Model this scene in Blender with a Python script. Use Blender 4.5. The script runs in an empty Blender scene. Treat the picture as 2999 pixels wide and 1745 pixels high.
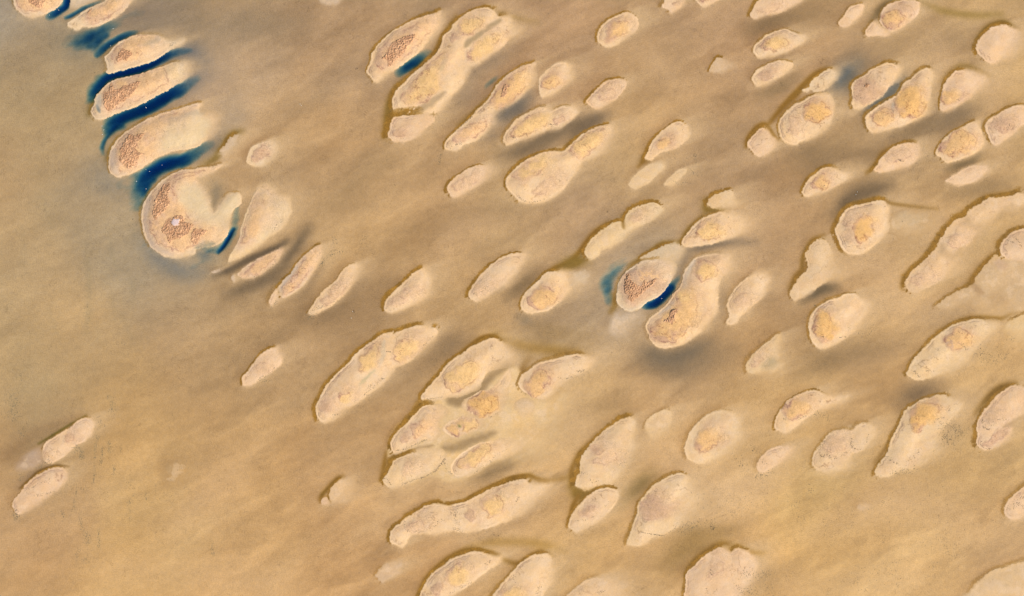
import bpy, bmesh, math, random
import numpy as np
from mathutils import Vector

# ------------------------------------------------------------------ camera, sky, sun, exposure
scene = bpy.context.scene
COLL = scene.collection
M = 0.2                                   # metres per mapped pixel of the survey grid
CX, CY = 1499.5, 872.5                    # grid point under the drone

cam_d = bpy.data.cameras.new('camera')
cam = bpy.data.objects.new('camera', cam_d)
COLL.objects.link(cam)
cam.location = (0, 0, 450)
cam.rotation_euler = (0, 0, 0)
cam_d.sensor_width = 36
cam_d.lens = 36 * 450 / (2999 * M)
cam_d.clip_end = 20000
scene.camera = cam

SUN_EL = math.radians(40)
SUN_AZ = math.radians(123)                # clockwise from +Y: the sun stands towards lower right
world = bpy.data.worlds.new('World')
scene.world = world
world.use_nodes = True
wn = world.node_tree.nodes
sky = wn.new('ShaderNodeTexSky')
sky.sky_type = 'NISHITA'
sky.sun_disc = False
sky.sun_elevation = SUN_EL
sky.sun_rotation = SUN_AZ
wn['Background'].inputs['Strength'].default_value = 0.08
world.node_tree.links.new(sky.outputs[0], wn['Background'].inputs['Color'])

sun_d = bpy.data.lights.new('sun', 'SUN')
sun_d.energy = 4.9
sun_d.angle = math.radians(0.5)
sun_d.color = (1.0, 0.90, 0.76)
sun = bpy.data.objects.new('sun', sun_d)
COLL.objects.link(sun)
sv = Vector((math.sin(SUN_AZ) * math.cos(SUN_EL), math.cos(SUN_AZ) * math.cos(SUN_EL), math.sin(SUN_EL)))
sun.rotation_euler = sv.to_track_quat('Z', 'Y').to_euler()
sun.location = (150, -100, 200)

scene.view_settings.view_transform = 'Standard'
scene.view_settings.look = 'None'
scene.view_settings.gamma = 1
scene.view_settings.exposure = 0.2
scene.view_settings.use_curve_mapping = False
LIGHT = np.array([1.375, 1.35, 1.315])      # what this light makes of a white sheet: albedo = seen / LIGHT

rng = np.random.default_rng(7)
random.seed(7)

# ------------------------------------------------------------------ helpers
def sm(a, b, x):
    t = np.clip((x - a) / (b - a), 0, 1)
    return t * t * (3 - 2 * t)

def vnoise(x, y, scale, seed):
    """smooth lattice noise 0..1"""
    r = np.random.default_rng(seed)
    T = r.random((256, 256)).astype(np.float32)
    u = np.asarray(x) / scale + 1000.37; v = np.asarray(y) / scale + 1000.71
    i = np.floor(u).astype(np.int64); j = np.floor(v).astype(np.int64)
    f = u - i; g = v - j
    f = f * f * (3 - 2 * f); g = g * g * (3 - 2 * g)
    i0 = i & 255; i1 = (i + 1) & 255; j0 = j & 255; j1 = (j + 1) & 255
    return (T[j0, i0] * (1 - f) + T[j0, i1] * f) * (1 - g) + (T[j1, i0] * (1 - f) + T[j1, i1] * f) * g

def fbm(x, y, scale, seed, octv=4):
    s = 0; a = 1; t = 0
    for k in range(octv):
        s = s + a * vnoise(x, y, scale / 2 ** k, seed + 17 * k); t += a; a *= 0.55
    return s / t

def blur(A, r, n=3):
    for _ in range(n):
        for ax in (0, 1):
            B = np.pad(A, [(r + 1, r) if k == ax else (0, 0) for k in (0, 1)], mode='edge').cumsum(ax)
            A = (np.take(B, range(2 * r + 1, B.shape[ax]), ax) - np.take(B, range(0, B.shape[ax] - 2 * r - 1), ax)) / (2 * r + 1)
    return A

def flowxy(x, y, stretch=3.0, ang=33):
    """coordinates stretched along the tidal flow (down-left to up-right)"""
    c, s = math.cos(math.radians(ang)), math.sin(math.radians(ang))
    return (x * c - y * s) / stretch, x * s + y * c

TILES = {'O': (0, 0, .8403), 'A': (0, 0, 3.665), 'B': (200, 300, 2.931), 'Q': (1000, 0, 3.665), 'P': (1200, 150, 3.258),
         'L': (1700, 0, 2.931), 'K': (2300, 0, 2.931), 'J': (2300, 400, 2.931), 'M': (1650, 400, 2.931), 'C': (560, 650, 2.931),
         'N': (1250, 650, 3.41), 'D': (1050, 950, 2.931), 'T': (1750, 650, 3.41), 'E': (1050, 1345, 3.664), 'F': (1600, 1150, 2.931),
         'G': (2200, 1100, 2.572), 'H': (2300, 850, 2.931), 'R': (0, 1150, 2.931), 'S': (1600, 1500, 3.6), 'U': (2300, 1350, 3.605),
         'V': (900, 940, 4.58), 'X': (880, 1380, 12.215), 'Y': (250, 600, 3.665)}

def P(tile, s, default=3.0, minw=2.2):
    x0, y0, k = TILES[tile]
    out = []
    for tok in s.split():
        v = [float(q) for q in tok.split(',')]
        out.append((x0 + v[0] / k, y0 + v[1] / k, max(minw, v[2] / k * (1.3 if v[2] < 9 else 2.6)) if len(v) > 2 else default))
    return np.array(out)

def spline(p, n=6, closed=True):
    m = len(p); res = []
    for i in range(m if closed else m - 1):
        if closed:
            a, b, c, d = p[(i - 1) % m], p[i], p[(i + 1) % m], p[(i + 2) % m]
        else:
            a, b, c, d = p[max(i - 1, 0)], p[i], p[i + 1], p[min(i + 2, m - 1)]
        for k in range(n):
            t = k / n
            q = .5 * (2 * b + (c - a) * t + (2 * a - 5 * b + 4 * c - d) * t * t + (3 * b - a - 3 * c + d) * t ** 3)
            q[2:] = b[2:] * (1 - t) + c[2:] * t
            res.append(q)
    if not closed:
        res.append(p[-1].copy())
    return np.array(res)

def pl_dist(X, Y, p, closed=True):
    """distance to a polyline, interpolated third value at the nearest point, inside test"""
    best = np.full(X.shape, 1e18); W = np.zeros(X.shape); ins = np.zeros(X.shape, bool)
    m = len(p)
    for i in range(m if closed else m - 1):
        a = p[i]; b = p[(i + 1) % m]
        dx, dy = b[0] - a[0], b[1] - a[1]
        L = dx * dx + dy * dy + 1e-9
        t = np.clip(((X - a[0]) * dx + (Y - a[1]) * dy) / L, 0, 1)
        d = (X - a[0] - t * dx) ** 2 + (Y - a[1] - t * dy) ** 2
        k = d < best
        best = np.where(k, d, best); W = np.where(k, a[2] + (b[2] - a[2]) * t, W)
        if closed:
            c = ((a[1] > Y) != (b[1] > Y))
            xi = a[0] + (Y - a[1]) * dx / (dy if abs(dy) > 1e-9 else 1e-9)
            ins ^= c & (X < xi)
    return np.sqrt(best), W, ins

# ------------------------------------------------------------------ survey raster (2 px cells)
ST = 2
RX0, RX1, RY0, RY1 = -420, 3420, -340, 2090
NX, NY = (RX1 - RX0) // ST + 1, (RY1 - RY0) // ST + 1
gx = RX0 + ST * np.arange(NX); gy = RY0 + ST * np.arange(NY)

def window(p, pad):
    i0 = max(0, int((p[:, 0].min() - pad - RX0) // ST)); i1 = min(NX, int((p[:, 0].max() + pad - RX0) // ST) + 2)
    j0 = max(0, int((p[:, 1].min() - pad - RY0) // ST)); j1 = min(NY, int((p[:, 1].max() + pad - RY0) // ST) + 2)
    return slice(j0, j1), slice(i0, i1)

def bilinear(A, x, y):
    u = np.clip((x - RX0) / ST, 0, NX - 1.001); v = np.clip((y - RY0) / ST, 0, NY - 1.001)
    i = u.astype(int); j = v.astype(int); f = u - i; g = v - j
    if A.ndim == 3:
        f = f[..., None]; g = g[..., None]
    return (A[j, i] * (1 - f) + A[j, i + 1] * f) * (1 - g) + (A[j + 1, i] * (1 - f) + A[j + 1, i + 1] * f) * g

# bed tones read off the flats (survey point : colour as seen in daylight)
TONES = """0,0,161,149,130 430,50,150,132,106 600,60,165,140,106 750,60,168,140,106 850,150,170,142,108 600,180,176,152,124 680,280,180,149,108
800,350,182,149,106 700,480,178,149,110 850,450,185,153,111 950,450,180,148,106 800,600,185,153,108 950,560,188,156,110 1050,520,180,148,106
1100,550,175,143,103 1250,560,185,156,113 1000,640,178,146,103 650,780,165,138,100 1100,740,185,153,108 720,830,165,136,98 560,860,175,146,106
750,930,178,146,103 950,750,165,136,98 100,100,158,140,112 100,200,165,144,109 60,400,176,149,110 150,300,170,147,110 230,450,162,143,113
300,600,166,148,118 60,650,181,155,115 200,800,180,153,112 400,680,165,148,120 450,800,172,144,106 60,900,184,155,111 300,950,180,149,103
500,950,178,146,102 100,1100,172,141,99 350,1100,190,156,106 600,1150,194,158,108 800,1150,180,146,102 100,1300,185,151,106 400,1300,198,164,110
650,1300,196,161,110 60,1440,190,155,106 300,1430,200,164,108 600,1430,198,162,110 850,1420,190,153,103 880,1250,188,153,106
1350,60,172,141,106 1400,150,175,143,106 1600,120,185,153,112 1650,220,185,151,108 1700,50,175,143,106 1800,100,175,143,106 1750,280,178,146,106
1600,280,188,156,110 1550,420,180,151,109 1450,560,172,141,106 1400,600,168,139,103 1350,640,185,153,110 1750,420,175,146,109 1850,470,172,141,103
1950,520,178,143,101 1900,650,188,153,110 1850,600,180,151,115 1950,750,180,148,106 1500,620,165,146,118 1500,780,170,148,118 1450,830,165,141,109
1700,900,170,141,103 1850,850,180,146,101 1600,950,185,151,106 1450,950,190,156,106 2000,60,172,141,101 2250,80,185,153,106 2400,40,185,153,106
2350,120,172,143,106 2000,130,178,143,102 2100,150,168,141,106 2480,200,190,158,109 2200,330,165,139,103 2050,400,168,139,99 2350,420,180,149,106
2480,420,190,156,106 2150,450,182,149,103 2250,560,195,163,118 2000,560,180,146,101 2170,650,188,156,112 2300,600,185,151,101 2150,720,195,160,115
2400,620,192,158,108 2300,800,195,162,115 2200,800,190,156,106 2100,900,190,156,108 2050,870,165,136,93 2000,1000,190,156,106 2150,950,185,149,101
2400,900,190,156,106 2450,850,195,160,110 2450,950,190,156,106 2250,1050,185,151,101 1850,1000,180,148,101 1900,1080,195,160,108 1700,1150,200,166,118
1800,1200,205,171,122 2000,1200,200,168,112 2200,1200,195,160,106 2400,1150,195,160,106 2100,1350,198,162,106 2300,1350,200,165,110 2450,1350,185,151,103
2000,1320,200,163,99 1900,1400,188,150,96 2050,1440,210,173,113 2250,1440,200,165,110 1600,1320,198,160,106 1650,1400,195,160,108 1500,1330,195,160,106
1450,1100,200,168,120 1600,1100,195,158,108 1450,1200,185,149,97 1350,1150,195,160,112"""
tp = np.array([[float(v) for v in t.split(',')] for t in TONES.split()])
cxs = np.arange(NX // 8 + 2) * 8 * ST + RX0; cys = np.arange(NY // 8 + 2) * 8 * ST + RY0
Cx, Cy = np.meshgrid(cxs, cys)
num = np.zeros(Cx.shape + (3,)); den = np.zeros(Cx.shape)
for t in tp:
    d2 = (Cx - t[0] / .8403) ** 2 + (Cy - t[1] / .8403) ** 2
    w = np.exp(-d2 / (2 * 85 ** 2)) + 1e-6 / (1 + d2 / 1e4)
    num += w[..., None] * t[2:]; den += w
coarse = num / den[..., None]
COL = np.zeros((NY, NX, 3), np.float32)
iu = np.arange(NX) / 8.0; jv = np.arange(NY) / 8.0
ii = iu.astype(int); jj = jv.astype(int); fi = (iu - ii)[None, :, None]; fj = (jv - jj)[:, None, None]
COL[:] = (coarse[jj][:, ii] * (1 - fi) + coarse[jj][:, ii + 1] * fi) * (1 - fj) + (coarse[jj + 1][:, ii] * (1 - fi) + coarse[jj + 1][:, ii + 1] * fi) * fj
COL *= np.array([1.07, 1.05, 1.03], np.float32)
COL[..., 2] *= (1 + .025 * sm(1250, 1650, gy))[:, None]
GX, GY = np.meshgrid(gx.astype(np.float32), gy.astype(np.float32))
fu, fv = flowxy(GX, GY)
COL *= (1 + 0.10 * (fbm(fu, fv, 60, 11, 5) - .5) + 0.05 * (fbm(GX, GY, 26, 31, 3) - .5) + .05 * (fbm(*flowxy(GX, GY, 7, 20), 14, 37, 3) - .5))[..., None]
sw1 = fbm(fu, fv, 55, 43, 4); sw2 = fbm(fu, fv, 55, 47, 4)
swirl = fbm(fu + 90 * (sw1 - .5), fv + 150 * (sw2 - .5), 62, 49, 5)
COL *= (1 + (.14 + .15 * sm(300, 1200, GX)) * (swirl - .5))[..., None] ** np.array([.9, 1.0, 1.15], np.float32)
COL += ((fbm(fu, fv, 80, 41, 4) - .5) * 9)[..., None] * np.array([1.0, .3, -.5])
Z = (0.10 + 0.04 * (fbm(GX, GY, 60, 51, 4) - .5)).astype(np.float32)

TROUGH = np.zeros((NY, NX), np.float32)
# dark silt, weed-stained troughs, algae streaks on the bed
def streak(tile, pts, width, col, strength, warp=1.0):
    p = spline(pts_s(tile, pts), 5, False)
    w = width
    js, is_ = window(p, w * 2.5 + 10)
    X, Y = GX[js, is_], GY[js, is_]
    u, v = flowxy(X, Y)
    Xw = X + warp * (w * .5 * (fbm(u, v, max(20, w * 1.2), 61, 3) - .5)); Yw = Y + warp * (w * .5 * (fbm(u, v, max(20, w * 1.2), 67, 3) - .5))
    d, a, _ = pl_dist(Xw, Yw, p, False)
    if sum(col) < 400: strength = strength * 1.15; w = w * 1.12
    m = np.exp(-(d / w) ** 2) * strength * a * (.75 + .5 * fbm(u, v, 30, 71, 3))
    m = np.clip(m, 0, 1)[..., None]
    COL[js, is_] = COL[js, is_] * (1 - m) + np.array(col) * m
    TROUGH[js, is_] = np.maximum(TROUGH[js, is_], m[..., 0])

def pts_s(tile, s):
    x0, y0, k = TILES[tile]
    out = []
    toks = s.split()
    for n, tok in enumerate(toks):
        v = [float(q) for q in tok.split(',')]
        a = v[2] if len(v) > 2 else (0.5 if n in (0, len(toks) - 1) else 1.0)
        out.append((x0 + v[0] / k, y0 + v[1] / k, a))
    return np.array(out)

BR = (126, 106, 80)
for t in [
 ('O', '760,520 860,470 960,380', 40, (150, 122, 84), .4), ('O', '720,760 830,770 960,700', 46, (142, 112, 76), .45), ('O', '980,580 1120,540 1280,520', 34, (150, 120, 82), .4),
 ('O', '1560,880 1680,910 1800,860', 34, (134, 112, 84), .55), ('O', '1900,620 1880,720 1940,780', 36, (150, 120, 84), .4), ('O', '2010,400 2120,380 2260,420', 30, (138, 112, 80), .45),
 ('O', '460,100 600,70 740,60', 44, (140, 122, 98), .45), ('O', '560,300 600,230 560,170', 40, (168, 150, 126), .4), ('O', '1980,860 2080,880 2240,850', 30, (146, 116, 78), .4), ('O', '1820,1330 1700,1390 1660,1420', 26, (160, 124, 74), .4),
 ('C', '190,460 330,410 480,330 620,270 760,215 830,160', 11, (112, 95, 73), .95),
 ('C', '300,620 430,575 560,520 700,450 790,360 850,270 930,170 1000,60', 20, (122, 102, 76), .85),
 ('C', '500,560 600,520 700,460', 14, (116, 97, 74), .5),
 ('C', '930,660 1010,560 1070,460 1110,380', 14, (150, 122, 88), .6),
 ('C', '960,830 1150,800 1300,720 1400,600 1470,500', 20, (140, 113, 80), .6),
 ('C', '1200,900 1400,830 1560,640 1620,560', 60, (152, 122, 86), .35),
 ('D', '980,1320 1080,1290 1170,1240 1300,1180 1400,1120', 22, (138, 112, 76), .75),
 ('D', '480,420 600,330 720,250 850,170', 40, (150, 120, 84), .45),
 ('D', '1400,60 1700,80 2000,120', 26, (170, 135, 80), .35),
 ('M', '1060,980 1180,945 1320,920 1480,900 1650,905', 15, (128, 110, 88), .85),
 ('M', '1080,990 1030,1080 980,1180 930,1260', 14, (132, 116, 96), .8),
 ('T', '470,1280 600,1335 760,1350 930,1300 1080,1210', 28, (124, 107, 84), .85),
 ('T', '1230,640 1250,760 1220,880 1150,1000', 20, (150, 126, 96), .55),
 ('P', '800,620 900,580 1000,510 1090,440', 26, (120, 110, 96), .9),
 ('P', '820,700 780,800 700,860', 24, (140, 118, 92), .6),
 ('P', '900,1020 1050,940 1200,870 1350,800 1480,740 1640,690 1720,640', 26, (132, 110, 82), .85),
 ('P', '1500,850 1600,740 1720,660 1820,640', 14, (126, 104, 76), .6),
 ('Q', '1330,900 1360,780 1480,680 1600,610 1740,520', 36, (150, 128, 102), .6),
 ('Q', '1180,1130 1300,1000 1340,860', 30, (152, 130, 104), .5),
 ('Q', '1640,1260 1760,1200 1880,1130 1990,1040', 26, (118, 108, 95), .85),
 ('Q', '1480,1430 1560,1340 1640,1270', 22, (140, 120, 98), .6),
 ('Q', '780,120 950,60 1150,90', 50, (146, 122, 90), .4),
 ('L', '1440,270 1560,210 1700,160 1880,110', 26, (140, 112, 78), .85),
 ('L', '1540,820 1640,775 1740,720 1860,640', 20, (140, 115, 80), .7),
 ('L', '1480,520 1620,500 1800,470', 12, (146, 118, 84), .5),
 ('L', '-40,1130 60,1070 150,1020 230,990', 16, (126, 106, 82), .75),
 ('L', '620,620 850,560 1000,350', 70, (166, 134, 96), .35),
 ('K', '380,760 470,700 540,630 600,570', 34, (104, 105, 100), .85),
 ('K', '690,930 790,870 880,800 950,720 1000,660', 20, (112, 112, 104), .9),
 ('K', '960,1170 1100,1110 1230,1040 1330,960', 22, (134, 110, 78), .7),
 ('K', '1260,1080 1400,1030 1520,970 1640,920', 32, (132, 110, 82), .7),
 ('K', '1400,1450 1490,1415 1600,1380 1660,1330', 12, (124, 104, 72), .75),
 ('K', '100,1340 240,1310 400,1260', 40, (140, 114, 80), .5),
 ('K', '740,190 790,110 860,40 940,-10', 12, (118, 98, 62), .75),
 ('K', '0,180 250,110 480,40', 50, (150, 122, 84), .45),
 ('K', '1000,400 1250,330 1500,420', 60, (160, 132, 96), .3),
 ('J', '420,640 520,560 620,490 760,450 900,420', 24, (122, 100, 72), .85),
 ('J', '140,1400 250,1345 340,1300 420,1290', 17, (108, 90, 64), .95),
 ('J', '1400,500 1600,450 1800,420 1950,390', 26, (140, 114, 78), .5),
 ('J', '1680,700 1640,860 1580,1000 1440,1120', 40, (190, 155, 105), .5),
 ('H', '1000,960 1090,890 1190,850 1320,820', 32, (134, 108, 76), .8),
 ('H', '100,700 350,620 600,560 820,480', 34, (144, 116, 78), .55),
 ('H', '1300,260 1450,180 1600,120', 34, (150, 122, 84), .45),
 ('N', '820,740 920,650 1010,570 1100,500', 22, (132, 108, 76), .75),
 ('N', '100,1260 230,1210 370,1180', 34, (142, 116, 84), .6),
 ('N', '930,960 980,980 1030,990', 16, (140, 122, 96), .7),
 ('F', '640,940 740,860 830,770 900,720', 24, (140, 114, 66), .75),
 ('F', '1050,1290 1250,1240 1450,1180 1650,1170', 24, (160, 126, 76), .55),
 ('F', '360,420 480,300 600,220', 50, (165, 132, 88), .35),
 ('S', '1250,560 1400,430 1600,330 1800,270', 34, (158, 124, 70), .6),
 ('R', '40,560 180,440 330,340 470,285 560,250', 20, (148, 114, 76), .75),
 ('R', '160,800 300,690 420,610', 12, (150, 122, 96), .6),
 ('A', '1150,220 1350,160 1600,130 1850,150', 56, (140, 122, 102), .6),
 ('A', '700,470 820,480 950,430', 50, (112, 110, 98), .5),
 ('A', '1700,640 1900,560 2080,560 2200,640', 24, (126, 120, 114), .75),
 ('A', '1900,960 2040,880 2200,780', 26, (128, 122, 116), .7),
 ('A', '860,330 960,420 1060,520', 30, (104, 108, 98), .5),
 ('B', '1340,300 1420,150 1300,60', 40, (178, 158, 132), .4),
 ('B', '1100,480 1230,380 1330,270', 26, (130, 122, 106), .6),
 ('B', '1230,960 1250,860 1270,760 1230,700', 22, (150, 132, 104), .8),
 ('B', '250,600 350,700 480,760', 40, (140, 132, 118), .5),
 ('Y', '620,420 760,560 900,650 1050,720 1250,700', 26, (136, 130, 118), .7),
 ('Y', '1200,500 1280,540 1350,560', 16, (112, 118, 112), .7),
]:
    streak(*t)
GW = (132, 124, 96)
for t in [('R', '105,-20 115,110 130,240', 7), ('R', '940,20 965,90 955,170', 5), ('R', '690,60 700,110', 5), ('R', '830,380 815,480 810,560', 3.5), ('R', '880,460 865,610', 3.5), ('R', '935,415 942,510', 4), ('R', '812,600 815,700', 3.5),
          ('R', '978,630 975,700', 4), ('R', '690,1040 700,1150', 4), ('R', '735,1190 755,1290', 6), ('R', '848,1180 855,1330', 4), ('R', '660,840 635,1030', 3), ('R', '130,1040 150,1080', 9), ('R', '600,500 690,470 700,550', 6),
          ('R', '300,890 330,860 450,850', 6), ('R', '1110,930 1110,1100', 4), ('R', '1250,850 1255,920', 3), ('R', '1820,1270 1830,1390', 4), ('Y', '270,380 290,560 360,700', 7), ('Y', '500,780 510,900 520,1000', 8), ('Y', '290,960 310,1150', 7),
          ('Y', '60,1130 50,1250', 9), ('Y', '130,1330 140,1450', 6), ('O', '55,560 60,650', 9), ('O', '210,600 220,700 210,820', 9), ('O', '100,480 130,560', 8), ('O', '30,900 60,960', 9), ('O', '300,780 330,840', 10), ('O', '120,760 140,820', 8),
          ('C', '1115,390 1150,310', 3), ('C', '1150,310 1200,260 1240,240', 3), ('G', '1430,400 1530,420 1580,480', 22), ('H', '1690,530 1800,560', 30), ('G', '50,750 170,735', 6), ('G', '1060,745 1240,710', 8), ('S', '1380,190 1500,165 1600,150', 14), ('S', '2050,720 2300,700', 34)]:
    streak(t[0], t[1], t[2], GW, .13 if t[2] < 12 else .10)
AL = (150, 109, 40)
for t in [('O', '20,760 90,950 120,1150', 120), ('O', '60,300 120,520', 80)]:
    streak(t[0], t[1], t[2], (176, 153, 114), .55)
# algae trails that run past the islets
for t in [
 ('N', '1180,560 1260,470 1360,430 1450,380 1530,290 1600,190 1690,90 1820,10', 5, AL, .9),
 ('N', '1340,470 1420,430 1500,400 1590,380', 13, (138, 108, 44), .95),
 ('D', '700,420 850,270 1000,150 1080,105 1180,100 1260,150', 4, AL, .9),
 ('D', '1180,105 1400,180 1650,220 1850,250 1950,262', 13, (168, 130, 66), .6),
 ('D', '240,1100 220,1200 190,1340', 5, AL, .95),
 ('D', '1460,300 1400,400 1350,560', 9, (158, 120, 62), .7),
 ('D', '1470,1300 1600,1345 1800,1310', 6, AL, .6),
 ('D', '1000,1460 1200,1370 1400,1300 1480,1300 1560,1345', 4.5, AL, .9),
 ('D', '1820,1390 1830,1250 1900,1100 2050,940', 5, AL, .8),
 ('E', '500,600 800,460 950,480 1150,440 1350,330 1600,220 1800,180 2000,230', 4.2, AL, .9),
 ('E', '640,1480 720,1290 900,1110 1100,990 1260,965 1420,1000 1560,1060', 5.5, AL, .9),
 ('E', '1500,1050 1700,1120 1850,1040 1960,990 2080,1030', 6, (156, 116, 50), .7),
 ('E', '1200,940 1500,890 1900,900 2200,980', 10, (178, 138, 70), .5),
 ('F', '230,760 260,850 330,880 430,830', 13, (146, 112, 46), .95),
 ('F', '200,1100 225,980 280,880', 5, AL, .8),
 ('M', '690,170 680,210 730,210', 6, (146, 110, 50), .95),
 ('M', '640,260 690,200 720,100 800,0', 3.5, AL, .8),
 ('M', '1220,560 1230,620 1300,630 1390,630', 9, (140, 108, 44), .95),
 ('M', '560,1110 660,1050 760,980 850,920 1000,900 1080,790 1220,660', 5, (150, 116, 52), .85),
 ('M', '505,680 515,730 520,780', 5, (150, 115, 55), .95),
 ('M', '1940,1290 1990,1200 2060,1120', 5, AL, .6),
 ('L', '1420,1260 1440,1180 1520,1085 1590,1070 1650,1150 1700,1200', 4.5, AL, .85),
 ('L', '1600,1080 1700,960 1820,820 1900,740 2000,640', 5, AL, .85),
 ('J', '410,800 440,720 520,620 660,570 830,535 900,570 1100,600 1300,620', 4.5, (152, 114, 50), .75),
 ('J', '440,860 460,950 520,1010', 4, AL, .7),
 ('J', '1000,1300 1030,1200 1200,1040 1330,850 1480,690 1560,640 1700,540 1860,495 2000,470', 5.5, AL, .85),
 ('J', '1560,1280 1620,1200 1750,1050 1840,980 1830,920', 6, AL, .8),
 ('J', '1290,1440 1440,1350 1580,1270 1640,1320', 3, (158, 120, 56), .7),
 ('J', '60,1300 140,1160 150,1050 220,900 330,850', 5, (152, 114, 50), .75),
 ('H', '1300,360 1450,290 1560,245 1700,230 1850,240 1950,200 2080,180', 5, AL, .8),
 ('K', '1150,10 1350,90 1600,130 1850,120', 8, (160, 130, 68), .6),
 ('K', '1630,400 1680,300 1760,225 1880,195 2000,250', 6, (128, 98, 38), .9),
 ('K', '1340,700 1400,620 1500,570 1620,590 1760,650', 7, (150, 118, 60), .7),
 ('K', '700,1480 780,1410 830,1320 920,1260', 5, AL, .8),
 ('K', '-40,930 80,830 200,690 300,610 400,585', 5, AL, .85),
 ('B', '1140,545 1250,490 1300,420 1350,350 1390,290 1430,262 1500,250', 7, (150, 122, 66), .95),
 ('G', '1690,280 1780,170 1880,90 1980,60', 7, (136, 100, 36), .9),
 ('G', '930,660 1040,500 1110,350', 5, (156, 118, 56), .75),
 ('S', '1470,660 1540,540 1680,420 1830,340 1950,340', 6, (146, 108, 44), .85),
 ('S', '1840,345 1930,395 2010,360 2150,420 2280,430', 7, (180, 136, 62), .7),
 ('Q', '470,1460 500,1180 560,1020 680,860', 8, (140, 108, 48), .85),
 ('Q', '820,760 1000,560 1060,430 1130,320 1230,180', 5, AL, .75),
 ('Q', '1550,65 1700,140 1900,200 2100,240', 8, (176, 142, 88), .6),
 ('Q', '1560,1060 1450,1180 1250,1350', 5, (156, 120, 56), .75),
 ('X', '700,1000 780,830 950,640 1150,420 1350,250 1550,200', 4.5, (146, 108, 42), 1.0),
 ('X', '1000,800 1020,950 1080,1080', 2.5, (150, 112, 50), .9),
 ('R', '330,440 480,350 600,275 740,195', 2.2, (112, 96, 36), .95),
 ('R', '170,820 260,740 340,670 480,625 590,632', 2.4, (120, 88, 40), .9),
 ('A', '950,1230 985,1130 1015,1050', 7, (140, 118, 70), .8),
 ('B', '320,500 345,420 420,310', 4, (138, 118, 76), .7),
 ('T', '130,900 170,820 150,720', 6, (158, 124, 62), .8),
]:
    streak(t[0], t[1], t[2] * 1.35, t[3], min(1, t[4] * 1.25), 0.5)

# broad pale drifts of washed sand in the lee of the islet fields
for t in [('O', '2200,520 2300,560 2360,640', 60), ('O', '2060,640 2160,660 2190,720', 40), ('O', '2200,760 2300,770 2420,740', 45), ('O', '1800,620 1860,560 1850,480', 45), ('O', '2100,900 2200,860', 45),
          ('O', '1380,1010 1440,1060 1420,1110', 55), ('O', '1560,1090 1680,1150 1640,1220', 45), ('O', '1750,1210 1860,1190 1950,1130', 55), ('O', '1850,1060 1900,1020', 35), ('O', '2330,1060 2400,1000', 40),
          ('O', '2480,420 2440,240 2500,200', 45), ('O', '2250,120 2330,180 2280,60', 40), ('O', '1560,110 1620,160 1680,220', 35), ('O', '1540,300 1620,330', 34), ('O', '1330,180 1420,150', 30), ('O', '1090,640 1120,560 1300,540', 34),
          ('O', '620,150 600,200 640,270', 45), ('O', '860,230 880,310', 45), ('O', '720,420 660,520', 30), ('O', '700,880 760,860', 34), ('O', '430,1300 480,1240 640,1100', 60), ('O', '250,1400 700,1430', 50),
          ('O', '1700,300 1640,470', 40), ('O', '1480,1270 1560,1250', 36), ('O', '2000,1300 2200,1230 2350,1280', 70), ('O', '1950,1440 2250,1430', 50)]:
    streak(t[0], t[1], t[2], (214, 176, 130), .5)
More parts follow.
